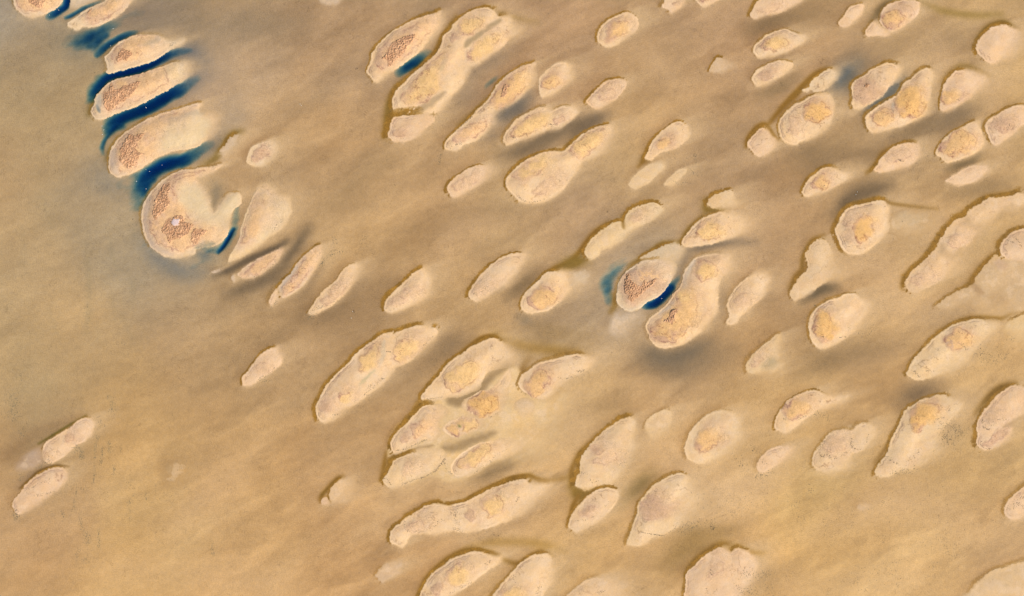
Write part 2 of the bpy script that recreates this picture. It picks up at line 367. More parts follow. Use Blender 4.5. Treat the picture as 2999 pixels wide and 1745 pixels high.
# tidal channels: how deep the bed is scoured
DEPTH = np.zeros((NY, NX), np.float32)
def channel(tile, pts, width, k=2.6):
    p = spline(pts_s(tile, pts), 5, False)
    js, is_ = window(p, width * 2.2 + 6)
    X, Y = GX[js, is_], GY[js, is_]
    u, v = flowxy(X, Y, 2.5)
    Xw = X + width * .35 * (fbm(u, v, 16, 81, 4) - .5); Yw = Y + width * .35 * (fbm(u, v, 16, 83, 4) - .5)
    d, a, _ = pl_dist(Xw, Yw, p, False)
    m = np.exp(-(d / width) ** k) * np.clip(a, 0, 1)
    m = m * (1 - (1 - m) * .55 * (fbm(u, v, 12, 87, 4) * 2 - .4).clip(0, 1))
    DEPTH[js, is_] = 1 - (1 - DEPTH[js, is_]) * (1 - np.clip(m, 0, .995))
for t in [
 ('A', '745,-60,.9 715,10,.9 690,70,.85 640,110,.7 590,140,.55 540,150,.3', 10),
 ('A', '600,110,.5 540,170,.4 480,200,.1', 12, 2),
 ('A', '700,190,.35 760,165,.6 830,125,.6 900,85,.5 1000,45,.35 1080,10,.2', 6, 2),
 ('A', '860,450,.25 960,400,.5 1060,340,.45 1160,290,.35 1270,260,.15', 17, 2),
 ('A', '1000,500,.3 1060,430,.5 1130,380,.4', 14, 2),
 ('A', '1040,590,.35 1100,530,.6 1180,465,.75 1280,405,.7 1380,365,.5 1460,340,.2', 9),
 ('A', '700,480,.12 830,470,.2 950,450,.25', 34, 2),
 ('A', '1180,230,.12 1400,150,.15 1650,130,.1 1850,150,.05', 26, 2),
 ('A', '985,1050,.35 1010,990,.6 1060,920,.75 1120,850,.92 1210,805,.98 1330,775,.98 1450,745,.98 1560,710,.95 1660,665,.9 1760,612,.66 1860,570,.4 1980,550,.22 2110,560,.08', 13.5, 2.6),
 ('A', '950,1100,.15 990,960,.2 1080,840,.2', 20, 2),
 ('A', '1160,1370,.5 1200,1320,.8 1290,1275,.97 1400,1230,.98 1510,1185,.98 1630,1125,.98 1740,1060,.96 1850,1000,.8 1950,945,.5 2040,890,.28 2180,820,.08', 18, 2.8),
 ('A', '1150,1420,.35 1200,1390,.5 1290,1350,.5', 12, 2),
 ('B', '300,440,.1 290,390,.4 310,330,.5 345,270,.45 400,200,.6', 6, 2),
 ('B', '640,730,.4 640,670,.75 680,620,.9 740,580,.96 810,540,.96 890,515,.92 970,500,.85 1050,460,.55 1130,405,.3 1260,320,.1', 18, 2.7),
 ('B', '650,790,.3 660,720,.6 720,660,.6', 11, 2.2),
 ('B', '600,660,.3 590,720,.3 600,830,.25 590,900,.1', 16, 2),
 ('B', '1285,1285,.5 1320,1245,.85 1360,1185,.9 1390,1130,.9 1415,1085,.6', 5, 2.6),
 ('B', '1170,1260,.2 1260,1270,.3 1340,1230,.3 1400,1140,.25 1430,1040,.25 1450,920,.22 1490,850,.1', 14, 2),
 ('Q', '560,810,.12 620,780,.4 690,730,.7 770,680,.75 840,620,.6 900,570,.25 960,520,.1', 13, 2.6),
 ('Q', '1510,1000,.06 1560,920,.16 1640,850,.2 1710,790,.08', 9, 2),
 ('T', '470,840,.4 520,830,.85 570,815,.97 630,765,.98 690,705,.98 735,655,.75', 11, 3.4),
 ('T', '720,660,.5 770,600,.3 830,520,.14', 11, 2),
 ('T', '125,820,.12 95,720,.3 95,640,.36 130,560,.3 200,460,.2 280,380,.08', 15, 2),
 ('T', '40,720,.06 60,620,.14 140,480,.12 240,360,.06', 36, 2),
 ('K', '430,760,.04 480,710,.09 550,640,.05', 26, 2),
 ('K', '700,920,.06 800,860,.09 900,770,.05', 12, 2),
 ('B', '60,100,.03 200,330,.08 330,560,.1 520,720,.14 590,900,.12 600,1100,.06', 45, 2),
 ('Y', '600,350,.05 700,500,.1 850,620,.1 1050,690,.1 1250,620,.12', 24, 2),
]:
    channel(*t)
    if '.9' in t[1]:      # the shelving edge of the deep reaches
        q = ' '.join(','.join(c.split(',')[:2] + ['%.3f' % (.14 * float(c.split(',')[2]))]) for c in t[1].split())
        channel(t[0], q, t[2] * 1.7, 2.0)
EXX = 1.25
Z -= (EXX * DEPTH).astype(np.float32)
Z += (DEPTH * 0.22 * (fbm(fu, fv, 26, 91, 4) - .5)).astype(np.float32)

# ------------------------------------------------------------------ materials
def sand_material(name, rough=.9, grain=1.0, lines=1.0, bump=.25, spec=.15):
    m = bpy.data.materials.new(name); m.use_nodes = True
    N, L = m.node_tree.nodes, m.node_tree.links
    b = N['Principled BSDF']
    b.inputs['Roughness'].default_value = rough
    b.inputs['Specular IOR Level'].default_value = spec
    at = N.new('ShaderNodeAttribute'); at.attribute_name = 'tone'
    geo = N.new('ShaderNodeNewGeometry')
    def noise(scale, det, dist=0, rot=None):
        n = N.new('ShaderNodeTexNoise'); n.inputs['Scale'].default_value = scale
        n.inputs['Detail'].default_value = det; n.inputs['Distortion'].default_value = dist
        if rot:
            mp = N.new('ShaderNodeMapping'); mp.inputs['Rotation'].default_value = (0, 0, rot[0]); mp.inputs['Scale'].default_value = (rot[1], 1, 1)
            L.new(geo.outputs['Position'], mp.inputs['Vector']); L.new(mp.outputs[0], n.inputs['Vector'])
        else:
            L.new(geo.outputs['Position'], n.inputs['Vector'])
        return n.outputs['Fac']
    def ramp(fac, a, b_, lo, hi):
        r = N.new('ShaderNodeMapRange'); r.inputs['From Min'].default_value = a; r.inputs['From Max'].default_value = b_
        r.inputs['To Min'].default_value = lo; r.inputs['To Max'].default_value = hi
        L.new(fac, r.inputs['Value']); return r.outputs[0]
    def math2(op, a, b_=None, v=None):
        n = N.new('ShaderNodeMath'); n.operation = op; L.new(a, n.inputs[0])
        if b_ is not None: L.new(b_, n.inputs[1])
        if v is not None: n.inputs[1].default_value = v
        return n.outputs[0]
    g1 = noise(1.7, 4); g2 = noise(.32, 4, .6); g3 = noise(.09, 3, 0, (-.58, .4))
    f = math2('MULTIPLY', ramp(g1, .3, .7, 1 - .17 * grain, 1 + .17 * grain), ramp(g2, .3, .7, 1 - .06 * grain, 1 + .06 * grain))
    f = math2('MULTIPLY', f, ramp(g3, .3, .7, .95, 1.05))
    # hair-fine drainage cracks and scratches
    l1 = noise(.16, 5, 1.4)
    w1 = math2('ABSOLUTE', math2('SUBTRACT', l1, v=.5))
    gate = ramp(noise(.06, 2), .42, .62, 0, 1)
    ln = math2('MULTIPLY', ramp(w1, 0, .014, .26 * lines, 0), gate)
    f = math2('SUBTRACT', f, ln)
    mx = N.new('ShaderNodeMix'); mx.data_type = 'RGBA'; mx.blend_type = 'MULTIPLY'; mx.inputs[0].default_value = 1
    cmb = N.new('ShaderNodeCombineColor')
    hue = noise(.5, 3)
    fr = math2('MULTIPLY', f, ramp(hue, .3, .7, .985, 1.015)); fb = math2('MULTIPLY', f, ramp(hue, .3, .7, 1.05, .95))
    L.new(fr, cmb.inputs[0]); L.new(f, cmb.inputs[1]); L.new(fb, cmb.inputs[2])
    L.new(at.outputs['Color'], mx.inputs[6]); L.new(cmb.outputs[0], mx.inputs[7])
    L.new(mx.outputs[2], b.inputs['Base Color'])
    bp = N.new('ShaderNodeBump'); bp.inputs['Strength'].default_value = bump; bp.inputs['Distance'].default_value = .25
    hsum = math2('ADD', g1, g2)
    L.new(hsum, bp.inputs['Height']); L.new(bp.outputs[0], b.inputs['Normal'])
    return m

MAT_BED = sand_material('wet_tidal_sand', .75, .8, 1.0, .3, .2)
MAT_DRY = sand_material('dry_islet_sand', .95, .45, .45, .3, .1)
MAT_CRUST = sand_material('ochre_crust', .95, .8, 1.2, .45, .1)
MAT_SCRUB = sand_material('samphire_scrub', .95, 1.3, .3, .5, .1)
MAT_ALGAE = sand_material('olive_algae', .8, 1.3, .8, .4, .2)

def plain(name, col, rough=.7):
    m = bpy.data.materials.new(name); m.use_nodes = True
    N, L = m.node_tree.nodes, m.node_tree.links
    b = N['Principled BSDF']; b.inputs['Roughness'].default_value = rough
    b.inputs['Specular IOR Level'].default_value = .2
    n = N.new('ShaderNodeTexNoise'); n.inputs['Scale'].default_value = 3
    r = N.new('ShaderNodeValToRGB'); r.color_ramp.elements[0].color = (*[c * .7 for c in col], 1); r.color_ramp.elements[1].color = (*[min(1, c * 1.25) for c in col], 1)
    L.new(n.outputs['Fac'], r.inputs[0]); L.new(r.outputs[0], b.inputs['Base Color'])
    return m
MAT_WRACK = plain('dark_wrack', (.075, .065, .05))
MAT_GRASS = plain('seagrass', (.115, .115, .075))
MAT_WHITE = plain('white_feathers', (.8, .78, .74))
MAT_DARKB = plain('dark_feathers', (.03, .028, .026))

def lin(c):
    c = np.clip(np.asarray(c, np.float64) / 255, 0, 1)
    l = np.where(c <= .04045, c / 12.92, ((c + .055) / 1.055) ** 2.4)
    return np.clip(l / LIGHT, 0, .95)

def world_xy(x, y):
    return (x - CX) * M, (CY - y) * M

def grid_mesh(name, X, Y, Zs, C, mask, mat, origin=(0, 0, 0)):
    """sheet from raster nodes where mask holds"""
    q = mask[:-1, :-1] & mask[1:, :-1] & mask[:-1, 1:] & mask[1:, 1:]
    if not q.any():
        return None
    used = np.zeros(mask.shape, bool)
    used[:-1, :-1] |= q; used[1:, :-1] |= q; used[:-1, 1:] |= q; used[1:, 1:] |= q
    idx = np.full(mask.shape, -1, np.int64); n = int(used.sum()); idx[used] = np.arange(n)
    wx, wy = world_xy(X[used], Y[used])
    co = np.stack([wx - origin[0], wy - origin[1], Zs[used] - origin[2]], 1).astype(np.float32)
    f = np.stack([idx[:-1, :-1][q], idx[1:, :-1][q], idx[1:, 1:][q], idx[:-1, 1:][q]], 1).astype(np.int32)
    me = bpy.data.meshes.new(name)
    me.vertices.add(n); me.vertices.foreach_set('co', co.ravel())
    me.loops.add(f.size); me.loops.foreach_set('vertex_index', f.ravel())
    me.polygons.add(len(f)); me.polygons.foreach_set('loop_start', np.arange(0, f.size, 4, dtype=np.int32))
    me.update(calc_edges=True)
    a = me.attributes.new('tone', 'FLOAT_COLOR', 'POINT')
    a.data.foreach_set('color', np.concatenate([lin(C[used]), np.ones((n, 1))], 1).astype(np.float32).ravel())
    me.shade_smooth(); me.materials.append(mat)
    o = bpy.data.objects.new(name, me); COLL.objects.link(o); o.location = origin
    return o

def child(o, parent):
    if o is None: return
    o.location = Vector(o.location) - Vector(parent.location)
    o.parent = parent

def tag(o, label, cat, group=None):
    o['label'] = label; o['category'] = cat
    if group: o['group'] = group

BED_COL = COL.copy(); BED_Z = Z.copy()      # the bed keeps its own tone; islets are laid over it

# ------------------------------------------------------------------ islets
CUT = 0.2
SEED = [100]
PALE, PINK, SHOAL, CREAM = (240, 203, 157), (237, 199, 157), (216, 182, 136), (230, 201, 158)
CROWN = {'o': ((244, 200, 138), (226, 184, 144)), 'O': ((241, 190, 122), (214, 170, 132)), 'l': ((240, 194, 143), (228, 186, 149)),
         'p': ((218, 178, 141), (222, 183, 147)), 'q': ((231, 192, 151), (229, 190, 150)), 'n': ((238, 191, 132), (211, 168, 134))}

def islet(label, tile, pts, crowns=(), scrub=(), wet=(), wrack=(), fr=.6, fw=5, col=PALE, H=.55, name='sand_islet', cat='sand islet',
          group='sand islets scattered over the tidal flat', rim=1.0, edge=1.0, salt=(), plume=1.0, scour=.42, soft=1.0):
    fw = fw * 1.6; SEED[0] += 1; sd0 = SEED[0] * 13
    p = spline(P(tile, pts)); cen = p.mean(0)
    pad = p[:, 2].max() * 1.3 + fw * 2 + 104
    js, is_ = window(p, pad)
    X, Y = GX[js, is_], GY[js, is_]
    rag = edge * (5.5 * (fbm(X, Y, 22, sd0, 3) - .5)); rag2 = edge * (5.5 * (fbm(X, Y, 22, sd0 + 5, 3) - .5))
    fine = edge * 3.0
    Xw = X + rag + fine * (vnoise(X, Y, 5, sd0 + 2) - .5); Yw = Y + rag2 + fine * (vnoise(X, Y, 5, sd0 + 3) - .5)
    d, w, ins = pl_dist(Xw, Yw, p)
    sd = np.where(ins, d, -d)
    gyv, gxv = np.gradient(sd)
    up = (gxv * .72 + gyv * .69) / (np.sqrt(gxv ** 2 + gyv ** 2) + 1e-6)
    east = sm(.2, .95, (-gxv * .92 + gyv * .38) / (np.sqrt(gxv ** 2 + gyv ** 2) + 1e-6))
    wet_ = 1 - np.clip(DEPTH[js, is_] * 5, 0, 1)
    w = np.where(w <= 3.05, w + wet_ * (7 * sm(.1, .9, -up) + 15 * soft * east) * (.2 + 1.6 * vnoise(X, Y, 55, sd0 + 14)), w) * (.75 + .8 * vnoise(X, Y, 42, sd0 + 15) * wet_)
    w = np.exp(blur(np.log(w), 5, 2)); w = np.where(DEPTH[js, is_] > .3, np.minimum(w, 2.6), w)
    u, v = flowxy(X, Y)
    b = sm(-.95, .8, (sd + (w > 6) * w * .7 * (fbm(u, v, 24, sd0 + 9, 4) - .5)) / w)
    # washed sand trailing off down-current
    pm = np.zeros(b.shape); NS = 24
    for k in range(1, NS):
        ox, oy = int(round(k * 2.1)), int(round(-k * .75))
        sh = np.zeros(b.shape)
        sh[max(0, oy):b.shape[0] + min(0, oy), ox:] = b[max(0, -oy):b.shape[0] + min(0, -oy), :b.shape[1] - ox]
        pm = np.maximum(pm, sh * (1 - k / NS) ** 1.05)
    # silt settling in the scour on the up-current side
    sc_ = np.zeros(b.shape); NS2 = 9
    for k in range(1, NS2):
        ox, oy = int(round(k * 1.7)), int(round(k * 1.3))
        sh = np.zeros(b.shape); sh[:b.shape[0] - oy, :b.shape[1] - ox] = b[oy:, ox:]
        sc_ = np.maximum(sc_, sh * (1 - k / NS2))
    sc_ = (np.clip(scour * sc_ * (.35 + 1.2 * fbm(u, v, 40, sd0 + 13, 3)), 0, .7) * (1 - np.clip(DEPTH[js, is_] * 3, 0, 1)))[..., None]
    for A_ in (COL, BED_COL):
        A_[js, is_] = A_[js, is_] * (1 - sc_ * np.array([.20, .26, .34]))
    pm = np.maximum(pm, .55 * np.exp(np.minimum(sd, 0) / 17) * (1 - .95 * sm(-.35, .45, up)))
    pm = plume * pm * (.45 + .9 * fbm(u, v, 30, sd0 + 12, 4)) * (1 - .85 * TROUGH[js, is_]) * (1 - np.clip(DEPTH[js, is_] * 3, 0, 1))
    pm = np.clip(pm, 0, .8)[..., None]; pcol = np.array((217, 182, 136))
    COL[js, is_] = COL[js, is_] * (1 - pm) + pcol * pm
    BED_COL[js, is_] = BED_COL[js, is_] * (1 - pm) + pcol * pm
    z0 = Z[js, is_].copy(); c0 = COL[js, is_].copy()
    wx, wy = world_xy(cen[0], cen[1])
    org = (float(wx), float(wy), 0.0)
    parts = []
    # algae fringe along the up-flow bank
    if fr > 0:
        rg = fbm(X, Y, 9, sd0 + 4, 3); fwv = fw * (.6 + 1.2 * vnoise(X, Y, 60, sd0 + 6))
        f = min(1.2, fr * 1.35) * sm(-.1, .45, up) * sm(-1.15, -.45, sd / fwv) * sm(3.5, 0, sd) * (.55 + .9 * rg) * sm(14, 6, w)
        f = np.clip(f, 0, .95)
        fc = np.array((154, 112, 42)) * (.8 + .4 * fbm(X, Y, 14, sd0 + 8, 3))[..., None]
        c1 = c0 * (1 - f[..., None]) + fc * f[..., None]
        fo = grid_mesh('algae_fringe', X, Y, z0 + .012 + .03 * f, c1, f > .1, MAT_ALGAE, org)
        if fo is not None: parts.append(fo)
        BED_COL[js, is_] += (fc - BED_COL[js, is_]) * np.minimum(f, .1)[..., None]
        c0 = c1
    # islet sand
    base = np.array(col) * 1.02 * (1 + .075 * (fbm(u, v, 40, sd0 + 20, 4) - .5))[..., None] + ((fbm(X, Y, 34, sd0 + 21, 3) - .5) * 18)[..., None] * np.array([.25, -.3, -1.0])
    if rim:
        q = rim * sm(10, 4, w)
        wob = 2.2 * (vnoise(X, Y, 25, sd0 + 22) - .5)
        base = base + (np.exp(-((sd - 3.5) / 2.4) ** 2) * 5 * q)[..., None] * np.array([1, 1, 1.1])
        ln = (np.exp(-((sd - 8 - wob) / 1.5) ** 2) + .7 * np.exp(-((sd - 13 - 2 * wob) / 1.3) ** 2)) * q * sm(.40, .62, vnoise(X, Y, 38, sd0 + 23)) * (.25 + .75 * sm(-.1, .6, up))
        base = base + ln[..., None] * np.array([-48, -44, -30])
    # wandering scarp lines and dried creases
    cr = np.abs(fbm(X, Y, 46, sd0 + 24, 4) - .5)
    ln = sm(.016, .004, cr) * sm(.50, .62, vnoise(X, Y, 55, sd0 + 25)) * sm(6, 14, sd) * min(1, rim + .12)
    base = base + ln[..., None] * np.array([-44, -44, -36])
    mot = sm(.50, .66, fbm(u, v, 30, sd0 + 33, 5)) * sm(5, 14, sd) * .35 * min(1, rim + .3)
    base = base * (1 - mot[..., None]) + np.array((227, 188, 147)) * mot[..., None]
    mot = sm(.52, .68, fbm(X, Y, 20, sd0 + 34, 5)) * sm(4, 10, sd) * .4
    base = base * (1 - mot[..., None]) + np.array((242, 209, 170)) * mot[..., None]
    fv_ = np.abs(fbm(X, Y, 20, sd0 + 35, 4) - .5)
    ln = sm(.014, .003, fv_) * sm(.5, .62, vnoise(X, Y, 34, sd0 + 36)) * sm(4, 9, sd) * .6 * min(1, rim + .3)
    base = base + ln[..., None] * np.array([-26, -28, -24])
    for wp in wet:
        s, cc, soft, k = wp
        pw = spline(P(tile, s)); dw, _, iw = pl_dist(X + 5 * (vnoise(X, Y, 14, sd0 + 27) - .5), Y + 5 * (vnoise(X, Y, 14, sd0 + 28) - .5), pw)
        m = sm(-soft * 1.9, soft * 1.2, np.where(iw, dw, -dw)) * k
        base = base * (1 - m[..., None]) + np.array(cc) * m[..., None]
    bb = sm(CUT, 1, b)
    terr = .34 * (fbm(X, Y, 20, sd0 + 30, 5) - .5) * sm(2, 10, sd)
    ztop = .13 + H * .08 + H * 1.35 * blur(sm(0, 40, sd) * sm(-2, 9, sd), 4) + H * terr * 1.2
    zz = z0 + .004 + (ztop - z0) * sm(0, 1, bb) * 1.0
    low = blur(sm(4, 26, w), 4)                       # soft flanks stay low
    zz = zz * (1 - low * .75) + (z0 + .004 + .12 * bb) * low * .75
    zz = np.maximum(zz, z0 + .004)
    base_col = c0 * (1 - b[..., None]) + base * b[..., None]
    # crowns
    done = []
    top = zz.copy()
    for n, cw in enumerate(crowns):
        typ, s = cw[0], cw[1]; soft = (cw[2] if len(cw) > 2 else 3.2) * 1.2
        pc = spline(P(tile, s))
        k = 15
        Xc = X + k * (fbm(X, Y, 20, sd0 + 40 + n, 4) - .5) * 1.6; Yc = Y + k * (fbm(X, Y, 20, sd0 + 50 + n, 4) - .5) * 1.6
        dc, _, ic = pl_dist(Xc, Yc, pc); sc = np.where(ic, dc, -dc)
        soft_ = soft * (.8 + 4.5 * np.clip((X - pc[:, 0].mean() - (Y - pc[:, 1].mean()) * .6) / max(np.ptp(pc[:, 0]), 20), 0, .8))
        m = sm(-soft_ * 1.3, soft_, sc) * sm(.2, .8, b) * .93
        core, ring = CROWN[typ]
        big = min(np.ptp(pc[:, 0]), np.ptp(pc[:, 1]))
        mixn = sm(-.06, .30, (sc / max(big, 12)) + .75 * (fbm(X, Y, 26, sd0 + 60 + n, 5) - .5) + .10 + .22 * np.clip((X - pc[:, 0].mean()) / max(big, 12), -.8, .8))
        cc = np.array(ring) * (1 - mixn[..., None]) + np.array(core) * mixn[..., None]
        cc = cc * (1 + .14 * (fbm(X, Y, 12, sd0 + 70 + n, 4) - .5))[..., None]
        gate = sm(.40, .60, fbm(X, Y, 30, sd0 + 80 + n, 2))
        ln = (sm(2.4, .4, np.abs(sc - 1 - 3 * (vnoise(X, Y, 8, sd0 + 81) - .5))) * gate + sm(.02, .004, np.abs(fbm(X, Y, 24, sd0 + 82 + n, 4) - .5)) * gate * .9 * sm(0, 4, sc))
        if typ in 'qp': ln = ln * .6
        cc = cc + np.clip(ln, 0, 1)[..., None] * np.array([-54, -58, -40])
        full = base_col * (1 - m[..., None]) + cc * m[..., None]
        zt = top + .012 + .10 * m + .10 * m * (fbm(X, Y, 7, sd0 + 90 + n, 3) - .5)
        done.append((zt, full, m))
        mm = np.minimum(m, CUT)[..., None]
        base_col = base_col * (1 - mm) + cc * mm
    for zt, full, m in done:
        co = grid_mesh('ochre_crown', X, Y, zt, full, m > CUT, MAT_CRUST, org)
        if co is not None: parts.append(co)
        top = np.where(m > CUT, np.maximum(top, zt), top)
    body = grid_mesh('sand_body', X, Y, zz, base_col, b > CUT, MAT_DRY, org)
    # commit to the survey rasters
    keep = b > CUT
    Z[js, is_] = np.where(keep, top, Z[js, is_])
    c2 = base_col.copy()
    for zt, full, m in done:
        c2 = np.where((m > CUT)[..., None], full, c2)
    COL[js, is_] = np.where(keep[..., None], c2, c0 * (1 - np.minimum(b, CUT)[..., None]) + base * np.minimum(b, CUT)[..., None])
    bh = np.minimum(b, CUT)[..., None]
    BED_COL[js, is_] = BED_COL[js, is_] * (1 - bh) + base * bh
    for s in salt:
        patch(parts, tile, s, org, sd0, 'salt_patch', (232, 208, 204), MAT_DRY, .03, 5)
    for s in scrub:
        scrub_patch(parts, tile, s, org, sd0)
    for s in wrack:
        wrack_line(parts, tile, s, org)
    if len(parts) == 0:
        body.name = name; tag(body, label, cat, group); return body
    root = bpy.data.objects.new(name, None); root.empty_display_size = .5
    COLL.objects.link(root); root.location = org
    tag(root, label, cat, group)
    for o in [body] + parts:
        child(o, root)
    return root

def patch(parts, tile, s, org, sd0, name, colr, mat, lift, soft):
    p = spline(P(tile, s)); js, is_ = window(p, soft * 2 + 6); X, Y = GX[js, is_], GY[js, is_]
    d, _, ins = pl_dist(X + 12 * (fbm(X, Y, 12, sd0 + 130, 3) - .5), Y + 12 * (fbm(X, Y, 12, sd0 + 131, 3) - .5), p)
    m = sm(-soft * .5, soft, np.where(ins, d, -d))
    c = COL[js, is_] * (1 - m[..., None]) + np.array(colr) * (1 + .06 * (fbm(X, Y, 8, sd0 + 133, 3) - .5))[..., None] * m[..., None]
    o = grid_mesh(name, X, Y, Z[js, is_] + lift + .55 * m, c, m > .15, mat, org)
    if o is not None: parts.append(o)

def scrub_patch(parts, tile, s, org, sd0):
    p = spline(P(tile, s, default=1.0), 4)
    x0, x1 = int(p[:, 0].min() - 8), int(p[:, 0].max() + 8); y0, y1 = int(p[:, 1].min() - 8), int(p[:, 1].max() + 8)
    X, Y = np.meshgrid(np.arange(x0, x1, .8), np.arange(y0, y1, .8))
    d, _, ins = pl_dist(X + 9 * (fbm(X, Y, 9, sd0 + 110, 3) - .5), Y + 9 * (fbm(X, Y, 9, sd0 + 111, 3) - .5), p)
    e = np.where(ins, d, -d)
    h1 = vnoise(X + 2 * vnoise(X, Y, 6, sd0 + 115), Y, 2.9, sd0 + 112); h2 = vnoise(X, Y, 1.9, sd0 + 113); h3 = vnoise(X, Y, 8.5, sd0 + 114)
    hum = np.clip((.5 * h1 + .25 * h2 + .25 * h3 - .36) * 3.2, 0, 1) * (.45 + .55 * sm(.25, .5, fbm(X, Y, 16, sd0 + 117, 3)))
    m = sm(-1.5, 3, e)
    zb = bilinear(Z, X, Y)
    z = zb + .015 + m * (.05 + .5 * hum)
    t = sm(.25, .75, fbm(X, Y, 10, sd0 + 116, 3) + .35 * (h1 - .5))
    c = np.array((196, 150, 114)) * (1 - t[..., None]) + np.array((216, 170, 130)) * t[..., None]
    c = c * (1 + .25 * (h2 - .5))[..., None]
    cb = bilinear(COL, X, Y)
    mm = sm(.05, .5, m * (.5 + hum))[..., None]
    c = cb * (1 - mm) + c * mm
    o = grid_mesh('scrub_patch', X, Y, z, c, e > -.8, MAT_SCRUB, org)
    if o is not None: parts.append(o)

def wrack_line(parts, tile, spec, org):
    s, n, spread = spec
    p = spline(pts_s(tile, s), 8, False)
    bm = bmesh.new(); r = random.Random(int(p[0, 0] * 7 + n))
    for k in range(n):
        q = r.random() * (len(p) - 1.001); i = int(q); f = q - i
        x = p[i, 0] * (1 - f) + p[i + 1, 0] * f + r.gauss(0, spread); y = p[i, 1] * (1 - f) + p[i + 1, 1] * f + r.gauss(0, spread * .6)
        wx, wy = world_xy(x, y)
        z = float(bilinear(Z, np.array([x]), np.array([y]))[0])
        L = r.uniform(.12, .36); W = r.uniform(.07, .18); a = r.uniform(-.3, 1.2); hgt = r.uniform(.05, .16)
        ca, sa = math.cos(a), math.sin(a)
        vs = []
        for m in range(7):
            t = m / 7 * 2 * math.pi; rr = r.uniform(.7, 1.2)
            lx, ly = L * math.cos(t) * rr, W * math.sin(t) * rr
            vs.append(bm.verts.new((wx - org[0] + lx * ca - ly * sa, wy - org[1] + lx * sa + ly * ca, z - .02)))
        tv = bm.verts.new((wx - org[0] + L * .1, wy - org[1], z + hgt))
        for m in range(7): bm.faces.new((vs[m], vs[(m + 1) % 7], tv))
    me = bpy.data.meshes.new('wrack_line'); bm.to_mesh(me); bm.free(); me.materials.append(MAT_WRACK)
    o = bpy.data.objects.new('wrack_line', me); COLL.objects.link(o); o.location = org
    o['kind'] = 'stuff'
    parts.append(o)

GREY = (176, 160, 134)
# ------------------------------------------------------------------ the islets, one by one
I = islet
SH = dict(plume=.2, name='sand_shoal', cat='sand shoal', group='faint pale shoals on the tidal flat', fr=0, rim=0, H=.15)
# --- chain beside the blue channels
I('pale sand wedge at the top edge between the first two channel islets', 'A', '745,60,25 760,-20,15 800,-90 1000,-90 1040,-20,30 950,15,25 860,55,20 790,85,20', fr=0, col=(214, 190, 158), H=.3, rim=0)
I('scrub-topped rounded islet cut off by the top edge, beside deep blue water', 'A', '150,-60 140,20 165,90 210,140 280,180 340,190 420,170 500,140 590,100 650,50 690,0 705,-60 690,-200,8 300,-260,8',
  crowns=[('l', '190,-40 200,60 280,120 400,120 520,90 620,30 640,-40 600,-180 320,-200', 9)], scrub=['290,-60 300,0 330,35 380,62 430,92 472,85 480,40 515,0 530,-60'], fr=.25, col=(233, 201, 163), H=.9, rim=1.4)
I('plain pointed islet with a knobbly lower tip below the top edge channel', 'A', '735,290 725,255 745,230 800,190 850,150 900,110 980,70 1080,30 1130,0 1150,-60 1250,-160 1420,-140,20 1440,-40,20 1400,20,15 1370,70,10 1320,120 1230,190 1150,235 1060,275 980,295 920,290 880,285 850,315 810,325 780,305',
  crowns=[('l', '900,230 960,120 1080,60 1200,0 1300,-60 1330,40 1250,140 1130,210 1000,260', 12)], scrub=['945,150 960,110 990,90 985,122 962,150'], fr=0, col=(233, 203, 163), H=.7, rim=1.2)
I('islet with small scrub patch and forked pale tail above the longest blue channel', 'A', '1120,615 1135,590 1170,560 1210,520 1240,480 1300,440 1380,400 1460,375 1550,365 1640,368 1700,375,12 1750,400,16 1820,432,16 1960,438,28 1930,490,25 1840,530,16 1760,590,8 1680,640 1600,680 1500,705 1420,725 1320,755 1250,775 1200,790 1150,785 1135,765 1150,740 1145,690 1135,660',
  crowns=[('l', '1220,560 1330,460 1480,400 1600,390 1560,470 1560,560 1480,640 1350,690 1240,680', 12)], scrub=['1265,600 1300,560 1320,520 1380,545 1430,575 1425,610 1390,640 1370,660 1320,650 1280,665 1262,640'],
  wet=[('1700,402 1640,425 1560,462 1525,490 1550,505 1600,485 1710,445', (188, 172, 146), 3, .75)], fr=.15, col=(233, 202, 162), H=.9, rim=1.3)
I('long islet with large scrub patch lying between two deep blue channels', 'A', '975,1200 990,1150 1010,1110 1015,1060 1040,1010 1090,950 1150,900 1220,855 1300,830 1420,805 1540,775 1650,740 1760,700 1850,670,8 1940,665,14 2000,680,25 2010,740,40 2000,810,35 1930,880,25 1860,930,14 1770,990,6 1650,1050 1540,1110 1420,1160 1300,1205 1200,1245 1130,1275 1060,1285 1010,1270',
  crowns=[('l', '1120,1000 1220,890 1400,840 1600,790 1780,740 1800,850 1700,960 1500,1060 1300,1150 1150,1210', 16)],
  scrub=['1120,1060 1130,1010 1170,980 1180,920 1210,885 1228,940 1260,960 1340,930 1420,895 1515,878 1500,920 1470,980 1400,1050 1330,1100 1260,1140 1190,1195 1150,1180 1135,1120'],
  wet=[('1035,1130 1060,1130 1085,1180 1075,1210 1050,1185', (120, 132, 134), 2.5, .8), ('1040,1060 1085,1010 1110,1080 1090,1150 1040,1130', (214, 200, 178), 4, .7), ('1850,690 1980,690 1970,830 1850,880 1780,800', (226, 204, 164), 10, .9)], fr=.3, fw=4, col=(234, 201, 159), H=1.0, rim=1.4)
